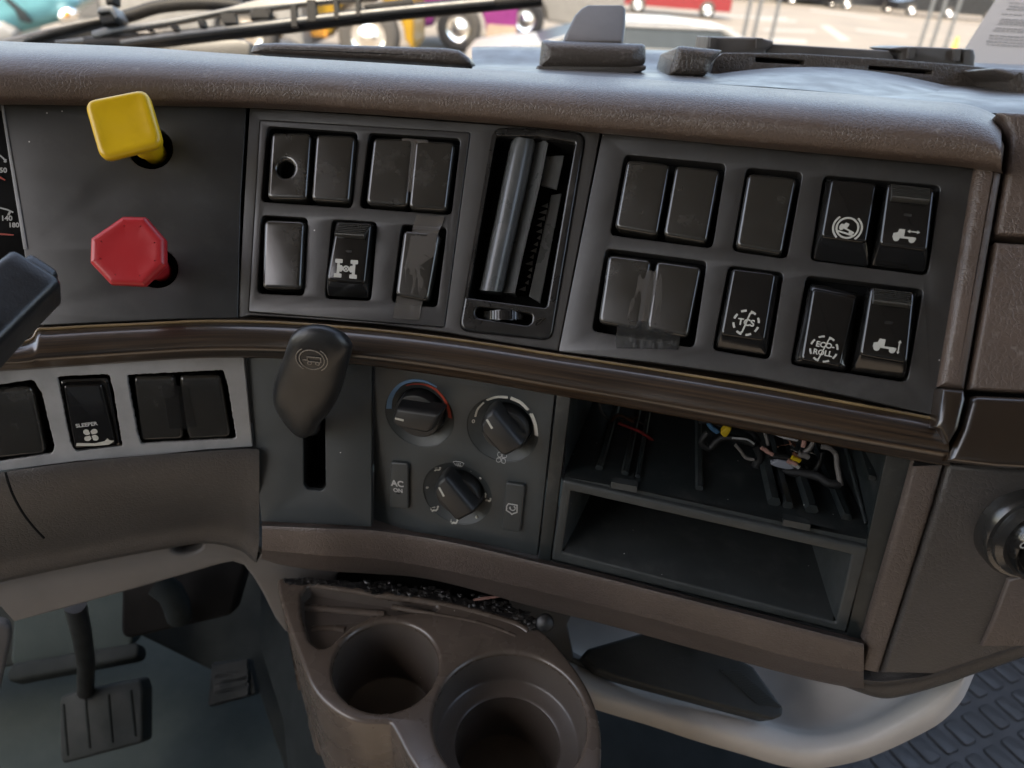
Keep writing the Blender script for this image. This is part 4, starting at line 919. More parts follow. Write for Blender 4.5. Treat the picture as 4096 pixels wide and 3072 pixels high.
mb.add(*tubev([q3[2]+up*.002+N*.01-RX*.002, q3[1].lerp(q3[2], .3)+N*.12-RX*.02], .0012, 6))
mb.build('floor_ribs', M['cage'], rc)
mb = MB()
for a, b in ((V23(105, 575), V23(385, 625)), (V23(555, 655), V23(1465, 855)), (V23(1640, 895), V23(1995, 965))):
    pa, pb_ = PH.at(a, -.006), PH.at(b, -.006); mb.add(*boxv((pa+pb_)/2, (pb_-pa)/2, up*.0016, N*.004))
for a, b in ((V23(390, 615), V23(552, 645)), (V23(1470, 850), V23(1640, 885))):
    pa, pb_ = PH.at(a, -.002), PH.at(b, -.002); mb.add(*boxv((pa+pb_)/2, (pb_-pa)/2, up*.0022, N*.003))
mb.build('front_lip', M['bin'], rc)
# storage bin below
sb = thing('storage_bin', 'open black plastic storage tray below the empty radio slot', 'storage tray', PH.at(D(1550, 1220)))
bo = PO(PH, [V23(80, 600), V9(1000, 45), V9(2013, 268), V9(1870, 803), V9(8, 345)], .0015, [.002, 0, .002, .002, .002])
bi = PO(PH, [V23(132, 672), V9(1905, 312), V9(1805, 738), V9(78, 292)], .0015, .0008)
plate('bin_rim', M['bin'], PH, bo, [bi], h=.0018, th=.01, b=.0018, nb=4, parent=sb)
lo = ccw(bi); cx = cen(lo); m = len(lo)
f0 = [PH.w(p, .0004) for p in lo]; ins = off(lo, .004); f1 = [PH.w(p, -.02) for p in ins]
f2_ = [PH.w((p[0]*.84+cx[0]*.16, p[1]*.84+cx[1]*.16+.002), -.12) for p in lo]
V = f0+f1+f2_; Fc = []
for r_ in range(2):
    for i in range(m): j = (i+1) % m; Fc.append((r_*m+i, r_*m+j, (r_+1)*m+j, (r_+1)*m+i))
Fc.append(tuple(2*m+i for i in range(m)))
mk('bin_interior', V, Fc, M['bin'], sb, sharp=20)
# wires ------------------------------------------------------------------
WM = {k: plastic('wire_'+k, [v*.65 for v in c], .6, .05, 900, .1, spec=.25) for k, c in dict(red=(.35, .02, .02), black=(.012, .012, .013), grey=(.22, .20, .19), yellow=(.75, .5, .02), blue=(.05, .16, .3), white=(.5, .5, .5), pink=(.55, .3, .25), pale=(.34, .36, .42), brown=(.16, .06, .03)).items()}
def wz(p, d): r = ray(p); o = PH.at(p); return o+r*d
def wire(col, pts, r, label, dd):
    P_ = [wz(V23(*p), d) for p, d in zip(pts, dd)]; P_ = [Vector(q) for q in smoothpts([tuple(p) for p in P_], 26)]
    mb = MB(); mb.add(*tubev(P_, r, 8)); o = mb.build('wire', WM[col], sharp=80); tag(o, label, 'wire', 'loose wires in the radio opening'); return o
wire('red', [(430, 240), (500, 268), (560, 290), (610, 322), (655, 356)], .0011, 'thin red wire at the left inside the radio opening', [.07]*5)
wire('grey', [(310, 70), (312, 130), (335, 185), (390, 240)], .001, 'grey wire dropping at the far left of the radio opening', [.06, .07, .08, .09])
wire('brown', [(380, 260), (400, 210), (440, 190), (490, 215), (530, 235)], .0012, 'brown wire loop beside the thin red wire', [.08, .08, .08, .08, .08])
wire('grey', [(1715, 388), (1770, 402), (1808, 440), (1815, 510), (1830, 590), (1840, 630)], .0017, 'thick grey cable bending down to the right side of the opening', [.05, .05, .05, .045, .04, .04])
wire('grey', [(1665, 330), (1662, 360), (1645, 395), (1610, 425), (1570, 450)], .0015, 'grey cable curling into the wire bundle', [.05]*5)
wire('pink', [(1612, 318), (1608, 350), (1600, 390)], .0016, 'pink wire hanging straight above the bundle', [.055]*3)
wire('black', [(1000, 300), (960, 360), (1010, 400), (1060, 350), (1120, 330), (1200, 345), (1290, 370)], .0024, 'black taped cable left of the yellow plug', [.06]*7)
wire('blue', [(1000, 240), (1030, 275), (1055, 292), (1060, 300)], .0018, 'short blue wire left of the yellow plug', [.06]*4)
wire('white', [(1150, 335), (1200, 338), (1250, 345), (1290, 372)], .0007, 'thin white wire along the black taped cable', [.055]*4)
wire('grey', [(1170, 375), (1205, 415), (1240, 460), (1290, 470)], .0012, 'grey wire sloping below the yellow plug', [.055]*4)
wire('grey', [(1352, 270), (1358, 300), (1372, 340), (1378, 380)], .0012, 'grey wire dropping between the yellow plug and the white connector', [.055]*4)
wire('black', [(1300, 380), (1330, 450), (1300, 520), (1350, 540), (1450, 545), (1600, 560), (1700, 580), (1760, 620), (1830, 625)], .003, 'thick black harness running along the cage floor', [.06, .06, .06, .06, .055, .05, .045, .04, .04])
wire('black', [(1380, 440), (1430, 450), (1500, 460), (1560, 500), (1640, 560), (1720, 600)], .0022, 'black harness branch under the white connector', [.055]*6)
wire('black', [(940, 230), (1010, 235), (1120, 275), (1180, 260), (1280, 300), (1320, 360)], .0018, 'black cable looping above the yellow plug', [.065]*6)
wire('black', [(1560, 570), (1640, 575), (1700, 500), (1720, 420)], .0016, 'black wire rising beside the thick grey cable', [.055]*4)
def blob(col, pts, d, th, name, label, cat):
    pl = Plane(wz(V23(*pts[0]), d), PH.n); o = plate(name, WM[col], pl, rnd(pl.loc(V23(*pts)), .0012), h=0, th=th, b=.0008, back=True); tag(o, label, cat); return o
blob('yellow', [(1075, 305), (1118, 262), (1150, 275), (1140, 300), (1118, 330), (1100, 335)], .05, .006, 'wire_plug', 'small yellow wire plug in the middle of the radio opening', 'plug')
blob('white', [(1410, 288), (1560, 312), (1580, 345), (1560, 362), (1480, 345), (1430, 325)], .05, .008, 'wire_connector', 'grey white connector under the wood trim', 'connector')
blob('pale', [(1385, 498), (1440, 474), (1500, 488), (1558, 540), (1490, 535), (1420, 518)], .052, .004, 'wire_connector', 'pale bluish connector tab on the cage floor', 'connector')
for i, (c, x, y, s) in enumerate([('pink', 1350, 405, 1), ('pink', 1378, 425, 1), ('brown', 1555, 440, 1), ('yellow', 1545, 465, 1.2), ('pink', 1520, 488, 1.2), ('white', 1540, 505, 1.1), ('grey', 1590, 440, 1.5)]):
    wire(c, [(x-14*s, y-10), (x, y), (x+14*s, y+4), (x+30*s, y+16)], .0013*s, ['upper pink wire end left of the white connector', 'lower pink wire end left of the white connector', 'brown stripped wire end in the bundle', 'yellow stripped wire end in the bundle', 'pink stripped wire end above the pale tab', 'white stripped wire end above the pale tab', 'grey taped wire end at the top of the bundle'][i], [.048]*4)
rg = random.Random(21)
for i in range(12):
    x, y = rg.uniform(1330, 1600), rg.uniform(330, 500); pts = [(x, y)]
    for k in range(4): pts.append((pts[-1][0]+rg.uniform(-20, 60), pts[-1][1]+rg.uniform(-45, 45)))
    wire(rg.choice(['black', 'black', 'grey', 'brown']), pts, rg.uniform(.0004, .0008), 'thin loose strand in the tangle of wires above the pale tab', [rg.uniform(.05, .07) for k in range(5)])
for i in range(6):
    x, y = rg.uniform(380, 520), rg.uniform(170, 260); pts = [(x, y)]
    for k in range(3): pts.append((pts[-1][0]+rg.uniform(10, 60), pts[-1][1]+rg.uniform(-30, 30)))
    wire(rg.choice(['black', 'brown', 'grey']), pts, .0006, 'thin dark strand tangled beside the thin red wire', [.09]*4)
# ------------------------------------------------------------------ cigarette-lighter style socket cap at the right edge
cx_ = PH.at(V21(800, 640), .004); sk = thing('socket_cap', 'black round socket cap with white letters at the right edge', 'socket cap', cx_)
ax = (PH.n+RX*.25).normalized()
mb = MB(); mb.add(*lathev(cx_, ax, [(.0285, -.006), (.0285, .002), (.027, .004), (.025, .0045), (.0245, .007), (.0215, .009)], 48)); mb.build('sealing_ring', M['vent'], sk)
mb = MB(); mb.add(*lathev(cx_, ax, [(.0215, .005), (.0215, .014), (.0195, .017), (.0185, .0165), (.018, .0145), (.0165, .0145), (.0155, .019), (.014, .020), (0, .020)], 48)); mb.build('cap', M['rock'], sk)
plq = Plane(cx_+ax*.0203, ax); fr = Frame(plq, V21(780, 690), V21(980, 700), 0)
marks('cap_lettering', M['whiteg'], fr, [], sk, texts=[('POWER', (5.2, 2.6), 3.6, 0), ('OUTLET', (5.2, -2.2), 3.6, 0)]) if False else None
b1 = fq(fr, V21(672, 685)); b2 = fq(fr, V21(672, 778))
marks('cap_lettering', M['whiteg'], fr, [], sk, texts=[('P', b1, 5.2, 0), ('O', b2, 5.2, 0)])
plate('tether', M['black'], PH, PH.loc(V21((540, 930), (600, 985), (650, 1110), (760, 1130), (820, 900)), .008), h=.008, th=.01, b=.002, parent=sk)
# ------------------------------------------------------------------ steering column stalk at left
st = thing('column_stalk', 'black angular stalk entering from the left edge over the wood trim', 'stalk', PZ(D(-60, 760), .34))
A0, B0 = PZ(V22(-260, 1520), .325), PZ(V22(192, 1115), .352)
d = (B0-A0).normalized(); sx = (UY*.75+RX*.55-W*.1); sx = (sx-d*sx.dot(d)).normalized(); sy = d.cross(sx)
if sy.dot(W) > 0: sy = -sy
sec = rnd([(-.0125, -.014), (.0125, -.014), (.0125, .011), (-.0125, .011)], .0045, 6)
mb = MB(); V = []; L_ = (B0-A0).length; m = len(sec)
for t, s_ in ((0, 1.15), (.5, 1.05), (.86, 1.), (.965, .99), (.992, .94), (1., .84)): V += [A0+d*L_*t+sx*x*s_+sy*y*s_ for x, y in sec]
Fc = [(k*m+i, k*m+(i+1) % m, (k+1)*m+(i+1) % m, (k+1)*m+i) for k in range(5) for i in range(m)]+[tuple(5*m+i for i in range(m)), tuple(range(m))[::-1]]
mb.add(V, Fc); mb.build('stalk_body', M['lever'], st, sharp=50)
mb = MB(); V = []; sec2 = rnd([(-.0085, -.009), (.0085, -.009), (.0085, .006), (-.0085, .006)], .003, 4); m = len(sec2)
for t, s_ in ((.0, 1.), (.0035, .97), (.0045, .85)): V += [B0+d*t+sx*x*s_+sy*y*s_ for x, y in sec2]
mb.add(V, [(k*m+i, k*m+(i+1) % m, (k+1)*m+(i+1) % m, (k+1)*m+i) for k in range(2) for i in range(m)]+[tuple(2*m+i for i in range(m))]); mb.build('end_button', M['lever'], st, sharp=50)
mb = MB(); mb.add(*boxv(B0-d*.075+sy*.0125, d*.018, sx*.004, sy*.002)); mb.build('side_button', M['recess'], st)
# ------------------------------------------------------------------ cup holder tray
ch = thing('cup_holder_tray', 'glossy brown two-cup holder tray with crusted back ledge below the dash', 'cup holder', PTR.at(D(900, 1500)))
outT = [V8(15, 500), V8(50, 452), V8(240, 462), V8(560, 490), V8(900, 540), V8(1250, 620), V8(1540, 700), V8(1690, 790), V8(1790, 890), V8(1900, 1030), V8(1985, 1170), V8(2035, 1300), V8(2062, 1450), V8(2060, 1650), V8(2030, 1850), V8(1940, 2060), V8(1750, 2230), V8(1500, 2310), V8(1300, 2280), V8(1160, 2120), V8(950, 1750), V8(830, 1560), V8(745, 1400), V8(700, 1372), V8(560, 1368), V8(430, 1325), V8(300, 1230), V8(220, 1120), V8(160, 960), V8(110, 830), V8(60, 680)]
tl = PTR.loc(outT); tl = [Vector((a, b)) for a, b in tl]
tl = [tuple(q) for q in smoothpts([tuple(p) for p in tl[8:]+tl[:9]], 130)][:-1]
c1, c2 = PTR.loc([V8(702, 1003)])[0], PTR.loc([V8(1488, 1340)])[0]
rad1 = (PTR.at(V8(1038, 1003))-PTR.at(V8(367, 1003))).length/2; rad2 = (PTR.at(V8(1975, 1340))-PTR.at(V8(1003, 1340))).length/2
pk = PO(PTR, V8((165, 560), (215, 505), (600, 560), (1000, 620), (1040, 660), (620, 690), (480, 760), (350, 880), (290, 905), (215, 850), (170, 700)), 0, [.004, .003, .002, .004, .003, .004, .01, .008, .005, .008, .01])
print('CUPS', rad1, rad2)
plate('tray_top', M['tray'], PTR, tl, [circ(c1, rad1, 56), circ(c2, rad2, 64), pk], h=0, th=.13, b=.0028, nb=5, draft=-.006, parent=ch)
def well(c, r, prof, name):
    mb = MB(); mb.add(*lathev(PTR.w(c, 0), -PTR.n, prof, 56)); mb.build(name, M['trayc'], ch, sharp=50)
well(c1, rad1, [(rad1+.0002, .0025), (rad1-.0015, .02), (rad1-.004, .057), (rad1-.0055, .0585), (0, .0585)], 'small_cup_well')
well(c2, rad2, [(rad2+.0002, .0025), (rad2-.002, .026), (rad2-.0035, .028), (rad2-.0125, .0285), (rad2-.0145, .030), (rad2-.0165, .068), (rad2-.018, .07), (0, .07)], 'large_cup_well')
m = len(pk); mb = MB(); mb.add([PTR.w(p, -.0024) for p in ccw(pk)]+[PTR.w(p, -.010) for p in off(ccw(pk), .0015)], [(i, (i+1) % m, m+(i+1) % m, m+i) for i in range(m)]+[tuple(m+i for i in range(m))]); mb.build('pocket', M['trayc'], ch, sharp=50)
mb = MB()
for pts, r, h in ((V8((190, 650), (400, 665), (690, 690)), .003, -.0105), (V8((230, 790), (350, 782), (440, 790)), .003, -.0115), (V8((640, 565), (900, 600), (1200, 660), (1500, 745), (1600, 800)), .0030, -.0019), (V8((740, 640), (1000, 690), (1300, 750), (1520, 830)), .0022, -.0016)):
    mb.add(*tubev([Vector(q) for q in smoothpts([tuple(PTR.at(p, h)) for p in pts], 20)], r, 10))
mb.build('moulded_ridge', M['tray'], ch, sharp=80)
# crusty black residue along the back of the tray
gk = [tuple(q) for q in smoothpts(V8((50, 462), (300, 468), (620, 500), (950, 540), (1280, 610), (1560, 690), (1690, 780), (1600, 760), (1480, 715), (1250, 660), (950, 590), (620, 540), (300, 500), (100, 500), (50, 462)), 90)][:-1]
gl_ = plate('residue_film', M['crust'], PTR, jag(PTR.loc(gk), .0008, .002, 4), h=.0008, th=.002, b=0, nb=1)
tag(gl_, 'black dried film smeared along the back ledge of the cup holder tray', 'residue', kind='stuff')
rg = random.Random(11); mb = MB(); path = smoothpts(V8((60, 470), (260, 470), (600, 500), (900, 530), (1250, 590), (1500, 650), (1650, 750)), 60)
for i, p in enumerate(path):
    for k in range(4):
        a = 1 if i > 18 else .45; o = PTR.at((p[0]+rg.uniform(-8, 8), p[1]+rg.uniform(-14, 30)*a), rg.uniform(-.001, .003*a+.0005)); r = rg.uniform(.0007, .0024)*a
        V, Fc = lathev(o, Vector((rg.uniform(-1, 1), rg.uniform(-1, 1), 1)).normalized(), [(0, -r*.6), (r*.7, -r*.5), (r, 0), (r*.6, r*.5), (0, r*.7)], 7)
        mb.add([o+Vector(((v-o).x*1.6, (v-o).y*1.2, (v-o).z*.5))+Vector((rg.uniform(-1, 1), rg.uniform(-1, 1), rg.uniform(-1, 1)))*r*.3 for v in V], Fc)
o = mb.build('dried_residue', M['crust'], sharp=20); tag(o, 'black crusty residue along the back ledge of the cup holder tray', 'residue', kind='stuff')
mb = MB(); a, b = PTR.at(V8(1255, 598), .005), PTR.at(V8(1420, 575), .005); mb.add(*tubev([a, a.lerp(b, .4)+Vector((0, 0, .0004)), b], [.0008, .0012, .0008], 6)); o = mb.build('splinter', WM['pink']); tag(o, 'pale wood splinter lying in the black residue behind the cups', 'splinter')
# ------------------------------------------------------------------ beige lower dash frame and passenger shelf
bf = thing('lower_dash_trim', 'beige plastic trim framing the footwell and forming the passenger shelf', 'trim', PZ(D(1400, 1450), .62))
def zb(x, y): return .545+(x-300)*.00002
PBF = plane3((0, 1290, .53), (500, 1180, .56), (620, 1360, .60))
tr_ = [V7(-600, 640), V7(0, 480), V7(300, 380), V7(700, 310), V7(1100, 230), V7(1440, 170), V7(1560, 220), V7(1700, 300), V7(1900, 340), V7(2150, 400), V7(2100, 560), V7(1900, 700), V7(1830, 812), V7(1800, 800), V7(1740, 720), V7(1660, 560), V7(1600, 460), V7(1540, 385), V7(1470, 362), V7(1390, 378), V7(900, 520), V7(400, 660), V7(85, 745), V7(0, 650), V7(-600, 900)]
hol = [circ(PBF.loc([V7(1180, 262)])[0], .0105, 20, .006)]
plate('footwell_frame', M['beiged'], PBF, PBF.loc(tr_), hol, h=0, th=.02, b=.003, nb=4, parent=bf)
plate('footwell_frame_hole', M['recess'], PBF, PBF.loc(V7((1050, 150), (1330, 150), (1330, 330), (1050, 330))), h=-.012, th=.002, b=0, nb=1, parent=bf)
# passenger shelf: dished sheet rising to a rolled rim
XB = [1120, 1200, 1300, 1400, 1500, 1600, 1680, 1740, 1800, 1860, 1920, 1980, 2030, 2070, 2095, 2110]
RT = [(1120, 1370), (1188, 1400), (1256, 1434), (1325, 1464), (1496, 1512), (1598, 1541), (1684, 1568), (1735, 1580), (1782, 1581), (1850, 1565), (1919, 1534), (1987, 1490), (2035, 1455), (2110, 1415)]
RB = [(1120, 1470), (1294, 1531), (1393, 1560), (1496, 1594), (1581, 1618), (1667, 1646), (1735, 1656), (1782, 1653), (1850, 1639), (1953, 1598), (2038, 1546), (2072, 1505), (2095, 1455), (2110, 1420)]
def sz(x): return lerp_tab([(1100, .60), (1400, .60), (1700, .585), (1950, .56), (2110, .545)], x)
def sr(tab, dy, dz): return [PZ(D(x, lerp_tab(tab, x)+dy), sz(x)+dz) for x in XB]
BK = [(1120, 1300), (1300, 1300), (1600, 1380), (1900, 1450), (2110, 1400)]
def mix(t, dz): return [PZ(D(x, lerp_tab(BK, x)*(1-t)+lerp_tab(RT, x)*t), sz(x)+dz) for x in XB]
sheet('shelf', M['beige'], [mix(0, .06), mix(.4, .055), mix(.75, .045), mix(.95, .032), sr(RT, 2, .014), sr(RT, 12, .0), [PZ(D(x, (lerp_tab(RT, x)+lerp_tab(RB, x))/2+8), sz(x)-.010) for x in XB], sr(RB, 0, .0), sr(RB, 2, .02), [p+Vector((0, .05, -.05)) for p in sr(RB, 2, .03)]], 80, 4, bf, sharp=80)
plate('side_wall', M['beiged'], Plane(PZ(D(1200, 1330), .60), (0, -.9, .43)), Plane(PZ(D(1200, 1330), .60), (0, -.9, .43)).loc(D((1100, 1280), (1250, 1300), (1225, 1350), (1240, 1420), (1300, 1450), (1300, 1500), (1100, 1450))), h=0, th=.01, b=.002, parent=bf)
fo = planen((1480, 1460), .575, (0, -.55, .83))
o = plate('ribbed_pad', M['foam'], fo, rnd(fo.loc(V9((205, 950), (240, 905), (640, 790), (1180, 960), (1290, 1020), (1478, 1280), (1470, 1330), (1410, 1355), (420, 1090), (300, 1040))), .004), h=0, th=.03, b=.003, nb=4)
mb = MB()
tag(o, 'black ribbed rubber pad lying in the beige shelf', 'rubber pad')
for i in range(20):
    t = i/19; a = V9(1080+t*230, 1040+t*210) ; b = V9(1200+t*260, 1050+t*220); mb.add(*tubev([fo.at(a, .0008), fo.at(b, .0008)], .0009, 6))
mb.build('pad_ribs', M['foam'], o)
mb = MB(); mb.add(*lathev(PZ(V8(1705, 735), .535), Vector((0, -.8, .6)), [(.0062, 0), (.0065, .004), (.005, .006), (0, .0065)], 20)); o = mb.build('rubber_plug', M['black'], sharp=60); tag(o, 'round black rubber plug beside the back of the cup holder', 'plug')
bw = planen((850, 1260), .62, (0, -.95, .3))
plate('under_dash_backing', M['recess'], bw, bw.loc(D((640, 1180), (1250, 1240), (1180, 1400), (640, 1300))), h=0, th=.01, b=.001, parent=dash)
# ------------------------------------------------------------------ footwell
def fp(x, y): return FLOOR.at(D(x, y))
mb = MB(); mb.add([Vector((-1.2, .1, FLOORZ)), Vector((1.4, .1, FLOORZ)), Vector((1.4, 1.15, FLOORZ)), Vector((-1.2, 1.15, FLOORZ))], [(0, 1, 2, 3)]); fl = mb.build('floor', M['floor']); tag(fl, 'dark teal-grey cab floor covering under the pedals', 'floor', kind='structure')
ft = thing('footwell_bulkhead', 'dark moulded footwell wall behind the pedals', 'bulkhead', Vector((-.2, 1., FLOORZ)))
def wallq(name, mat, pts, z, n, th=.02, b=.004):
    pl = planen(cen(pts), z, n); return plate(name, mat, pl, rnd(pl.loc(D(*pts)), .01), h=0, th=th, b=b, parent=ft)
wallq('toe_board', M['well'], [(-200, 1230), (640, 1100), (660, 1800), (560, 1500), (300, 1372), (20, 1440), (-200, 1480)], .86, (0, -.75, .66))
wallq('upper_board', M['floor'], [(30, 1310), (290, 1240), (285, 1400), (20, 1445)], .80, (0, -.9, .43))
wallq('kick_ledge', M['well'], [(20, 1432), (300, 1385), (300, 1420), (10, 1475)], .79, (0, -.5, .86))
wallq('column_boot', M['recess'], [(262, 1262), (420, 1190), (540, 1190), (500, 1330), (260, 1385)], .74, (0, -.9, .43))
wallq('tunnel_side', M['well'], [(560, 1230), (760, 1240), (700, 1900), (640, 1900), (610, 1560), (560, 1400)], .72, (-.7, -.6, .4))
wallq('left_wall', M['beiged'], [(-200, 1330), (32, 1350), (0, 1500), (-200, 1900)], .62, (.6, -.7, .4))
mb = MB(); mb.add(*tubev([PZ(V24(*p), z) for p, z in (((1140, 330), .70), ((1230, 400), .70), ((1270, 480), .71), ((1290, 560), .73))], .012, 14)); mb.build('hose', M['well'], ft, sharp=80)
mb = MB(); mb.add([Vector((-1.2, 1.12, .9)), Vector((1.4, 1.12, .9)), Vector((1.4, 1.12, 2.02)), Vector((-1.2, 1.12, 2.02))], [(0, 1, 2, 3)]); mb.build('firewall', M['recess'], ft)
# pedals
pd = thing('brake_pedal', 'wide ribbed rubber brake pedal on a dark hanging arm', 'pedal', PZ(V24(710, 1300), .77))
pp = planen((215, 1550), .77, (-.12, -.72, .68))
pq = rnd(pp.loc(V24((420, 1180), (440, 1140), (560, 1100), (1000, 1015), (1025, 1100), (1022, 1480), (440, 1635), (425, 1560))), [.01, .01, .01, .006, .004, .006, .008, .004])
plate('pedal_pad', M['pedal'], pp, pq, h=0, th=.018, b=.004, nb=4, parent=pd)
mb = MB()
for a, b in (((455, 1200), (485, 1570)), ((615, 1160), (645, 1515)), ((780, 1130), (808, 1475)), ((940, 1100), (975, 1430))):
    mb.add(*tubev([pp.at(V24(*a), .0004), pp.at(V24(*b), .0004)], .0014, 6))
mb.build('pad_grooves', M['well'], pd)
mb = MB(); mb.add(*tubev([PZ(V24(*p), z) for p, z in (((540, 480), .66), ((590, 700), .70), ((620, 900), .74), ((615, 1110), .775))], [.009, .0085, .008, .008], 14)); mb.build('pedal_arm', M['black'], pd, sharp=80)
pd = thing('accelerator_pedal', 'flat ribbed accelerator pedal near the centre tunnel', 'pedal', PZ(V24(1660, 1100), .82))
pp = planen((505, 1490), .80, (-.1, -.6, .78))
plate('pedal_pad', M['pedb'], pp, rnd(pp.loc(V24((1520, 900), (1790, 870), (1845, 1120), (1490, 1222))), .004), h=0, th=.012, b=.002, parent=pd)
mb = MB()
for k in range(4):
    y = -k*58; pa, pb_ = pp.at(V24(1540+k*4, 1150+y), .002), pp.at(V24(1790-k*3, 1092+y), .002); mb.add(*boxv((pa+pb_)/2, (pb_-pa)/2, pp.y*.006, pp.n*.002))
mb.build('pedal_treads', M['pedb'], pd)
tun = planen((1500, 1620), .80, (0, -.45, .89))
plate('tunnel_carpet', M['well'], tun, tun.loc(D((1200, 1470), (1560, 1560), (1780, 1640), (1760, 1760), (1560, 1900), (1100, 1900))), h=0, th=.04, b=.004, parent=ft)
# rubber mat with cells at lower right
rm = thing('rubber_floor_mat', 'dark rubber floor mat with rows of rounded rectangular cells', 'floor mat', fp(2050, 1600))
PM = Plane((0, 0, FLOORZ+.03), (0, 0, 1))
mo = PM.loc(D((1640, 1760), (1700, 1560), (1960, 1430), (2120, 1380), (2560, 1350), (2900, 1900), (2200, 2100)))
cells = []; e1 = Vector(PM.loc([V10(740, 1385)])[0]); e2 = Vector(PM.loc([V10(850, 1335)])[0]); f1v = Vector(PM.loc([V10(870, 1540)])[0])
U_ = (e2-e1); Vv = (f1v-e1); Un = U_.normalized(); step = U_.length; Vn = Vector((Un.y, -Un.x)); Vn = Vn if Vn.dot(Vv) > 0 else -Vn; ll = Vv.dot(Vn)
mb = MB(); c_in = 0
for i in range(-8, 16):
    for j in range(-4, 5):
        o_ = e1+U_*(i+.5*(j % 2))+Vn*(ll*1.28*j); w_ = step*.66
        q = [o_, o_+Un*w_, o_+Un*w_+Vn*ll, o_+Vn*ll]
        mbp = rnd([tuple(p) for p in q], .006, 4)
        wc_ = PM.w(cen(mbp)); v = wc_-CAM; zz = v.dot(W); px = CX+v.dot(RX)/zz*F; py = CY-v.dot(UY)/zz*F
        if px > 3250+ (py-3072)*-.9 and px < 4700 and py > 2400 and py < 3500 and (py-3072)*.95+ (px-3300) > -50: plate('x', None, PM, mbp, h=.0035, th=.004, b=.0018, nb=3, mb=mb)
plate('mat_base', M['mat'], PM, mo, h=.0005, th=.02, b=.002, parent=rm)
mb.build('raised_cells', M['matpit'], rm)
# ------------------------------------------------------------------ things on the dash top
PV1 = vert(.565, 10); PV2 = vert(.60, 10); PV3 = vert(.66, 5)
rd = plate('defroster_ridge', M['top'], PV1, PO(PV1, V18((-15, 385), (10, 330), (60, 318), (180, 313), (900, 335), (1440, 352), (1540, 368), (1610, 420), (1635, 468), (1580, 488), (900, 440), (0, 392)), 0, .004), h=0, th=.05, b=.005, nb=5)
rd.parent = dash; rd.location = rd.location-dash.location; WL[rd] = WL[rd]
bk_ = thing('sensor_block', 'brown leather-grained block with an upright tapered fin on the dash top', 'dash block', PV1.at(D(1280, 140)))
plate('block_base', M['top'], PV1, PO(PV1, V19((112, 545), (135, 320), (160, 315), (960, 345), (985, 360), (985, 520), (850, 560), (400, 555)), 0, [.002, .006, 0, 0, .008, .006, .004, 0]), h=0, th=.05, b=.010, nb=6, parent=bk_)
fin = Plane(PV1.at(V19(550, 350), -.010), (0, -.68, .73))
plate('fin', M['topsm'], fin, PO(fin, V19((285, 350), (330, 250), (400, 110), (455, 55), (505, 28), (790, 28), (815, 60), (812, 200), (795, 350)), 0, .004), h=0, th=.018, b=.003, nb=5, parent=bk_)
plate('block_skirt', M['topsm'], PV1, PO(PV1, V19((85, 585), (95, 520), (985, 520), (980, 560), (850, 600)), 0, .002), h=-.004, th=.05, b=.002, parent=bk_)
# raised binnacle on the right
bn = thing('binnacle', 'raised brown dash-top binnacle with two narrow dark slots', 'binnacle', PV2.at(D(1900, 170)))
slots = [V3((622, 338), (650, 338), (912, 358), (915, 384), (625, 368)), V3((1295, 388), (1672, 416), (1668, 442), (1292, 412))]
plate('back_wall', M['top'], PV2, PO(PV2, V3((335, 520), (385, 345), (430, 312), (900, 318), (1400, 350), (1850, 384), (2000, 400), (2120, 500), (2140, 700), (1400, 640)), 0, [.001, .006, .006, 0, 0, 0, .01, .01, .001, .001]), [PO(PV2, q, 0, .0008) for q in slots], h=0, th=.03, b=.0008, nb=4, parent=bn)
plate('slot_depth', M['recess'], PV2, PO(PV2, V3((600, 325), (1700, 390), (1700, 480), (600, 410))), h=-.012, th=.002, b=0, nb=1, parent=bn)
plate('left_shoulder', M['top'], PV1, PO(PV1, V3((100, 450), (150, 278), (185, 275), (420, 300), (400, 330), (350, 380), (330, 450)), 0, [.002, .006, 0, .004, .004, .004, .004]), h=.01, th=.08, b=.006, nb=5, parent=bn)
plate('right_shoulder', M['top'], PV1, PO(PV1, V3((1985, 398), (2250, 412), (2800, 440), (2800, 700), (2140, 620), (2090, 480)), 0, [.006, 0, .001, .001, .01, .01]), h=.01, th=.10, b=.008, nb=5, parent=bn)
XD = [300, 500, 700, 900, 1100, 1300, 1500, 1750, 2000, 2200]
DT = [(300, 462), (340, 455), (500, 432), (700, 412), (860, 404), (1000, 405), (1150, 412), (1300, 428), (1500, 460), (1750, 515), (2000, 585), (2200, 640)]
DB = [(300, 492), (700, 515), (1000, 540), (1400, 575), (1700, 604), (2000, 630), (2200, 648)]
def dr(t, z): return [PZ(V3(x, lerp_tab(DT, x)*(1-t)+lerp_tab(DB, x)*t), z+(z0(V3(x, 0)[0]/1.85172)-.41)*.8*(t)) for x in XD]
sheet('dome_cover', M['topsm'], [[p+Vector((0, .02, -.02)) for p in dr(0, .595)], dr(0, .59), dr(.1, .575), dr(.4, .54), dr(.75, .51), dr(1, .490)], 50, 5, bn, sharp=80)
mn = thing('mounting_bracket', 'low brown bracket with two raised end blocks behind the binnacle', 'bracket', PV3.at(D(1800, 115)))
plate('cross_bar', M['topsm'], PV3, PO(PV3, V3((660, 255), (1420, 300), (1500, 420), (600, 400)), 0, .001), h=0, th=.03, b=.0015, parent=mn)
for q in (V3((320, 330), (338, 213), (362, 218), (645, 222), (725, 243), (725, 262), (680, 300), (660, 420), (320, 420)), V3((1405, 285), (1480, 275), (1560, 274), (1830, 286), (1905, 294), (1914, 330), (1905, 430), (1480, 420), (1475, 310))):
    plate('end_block', M['topsm'], PV3, PO(PV3, q, 0, .001), h=.004, th=.05, b=.002, parent=mn)
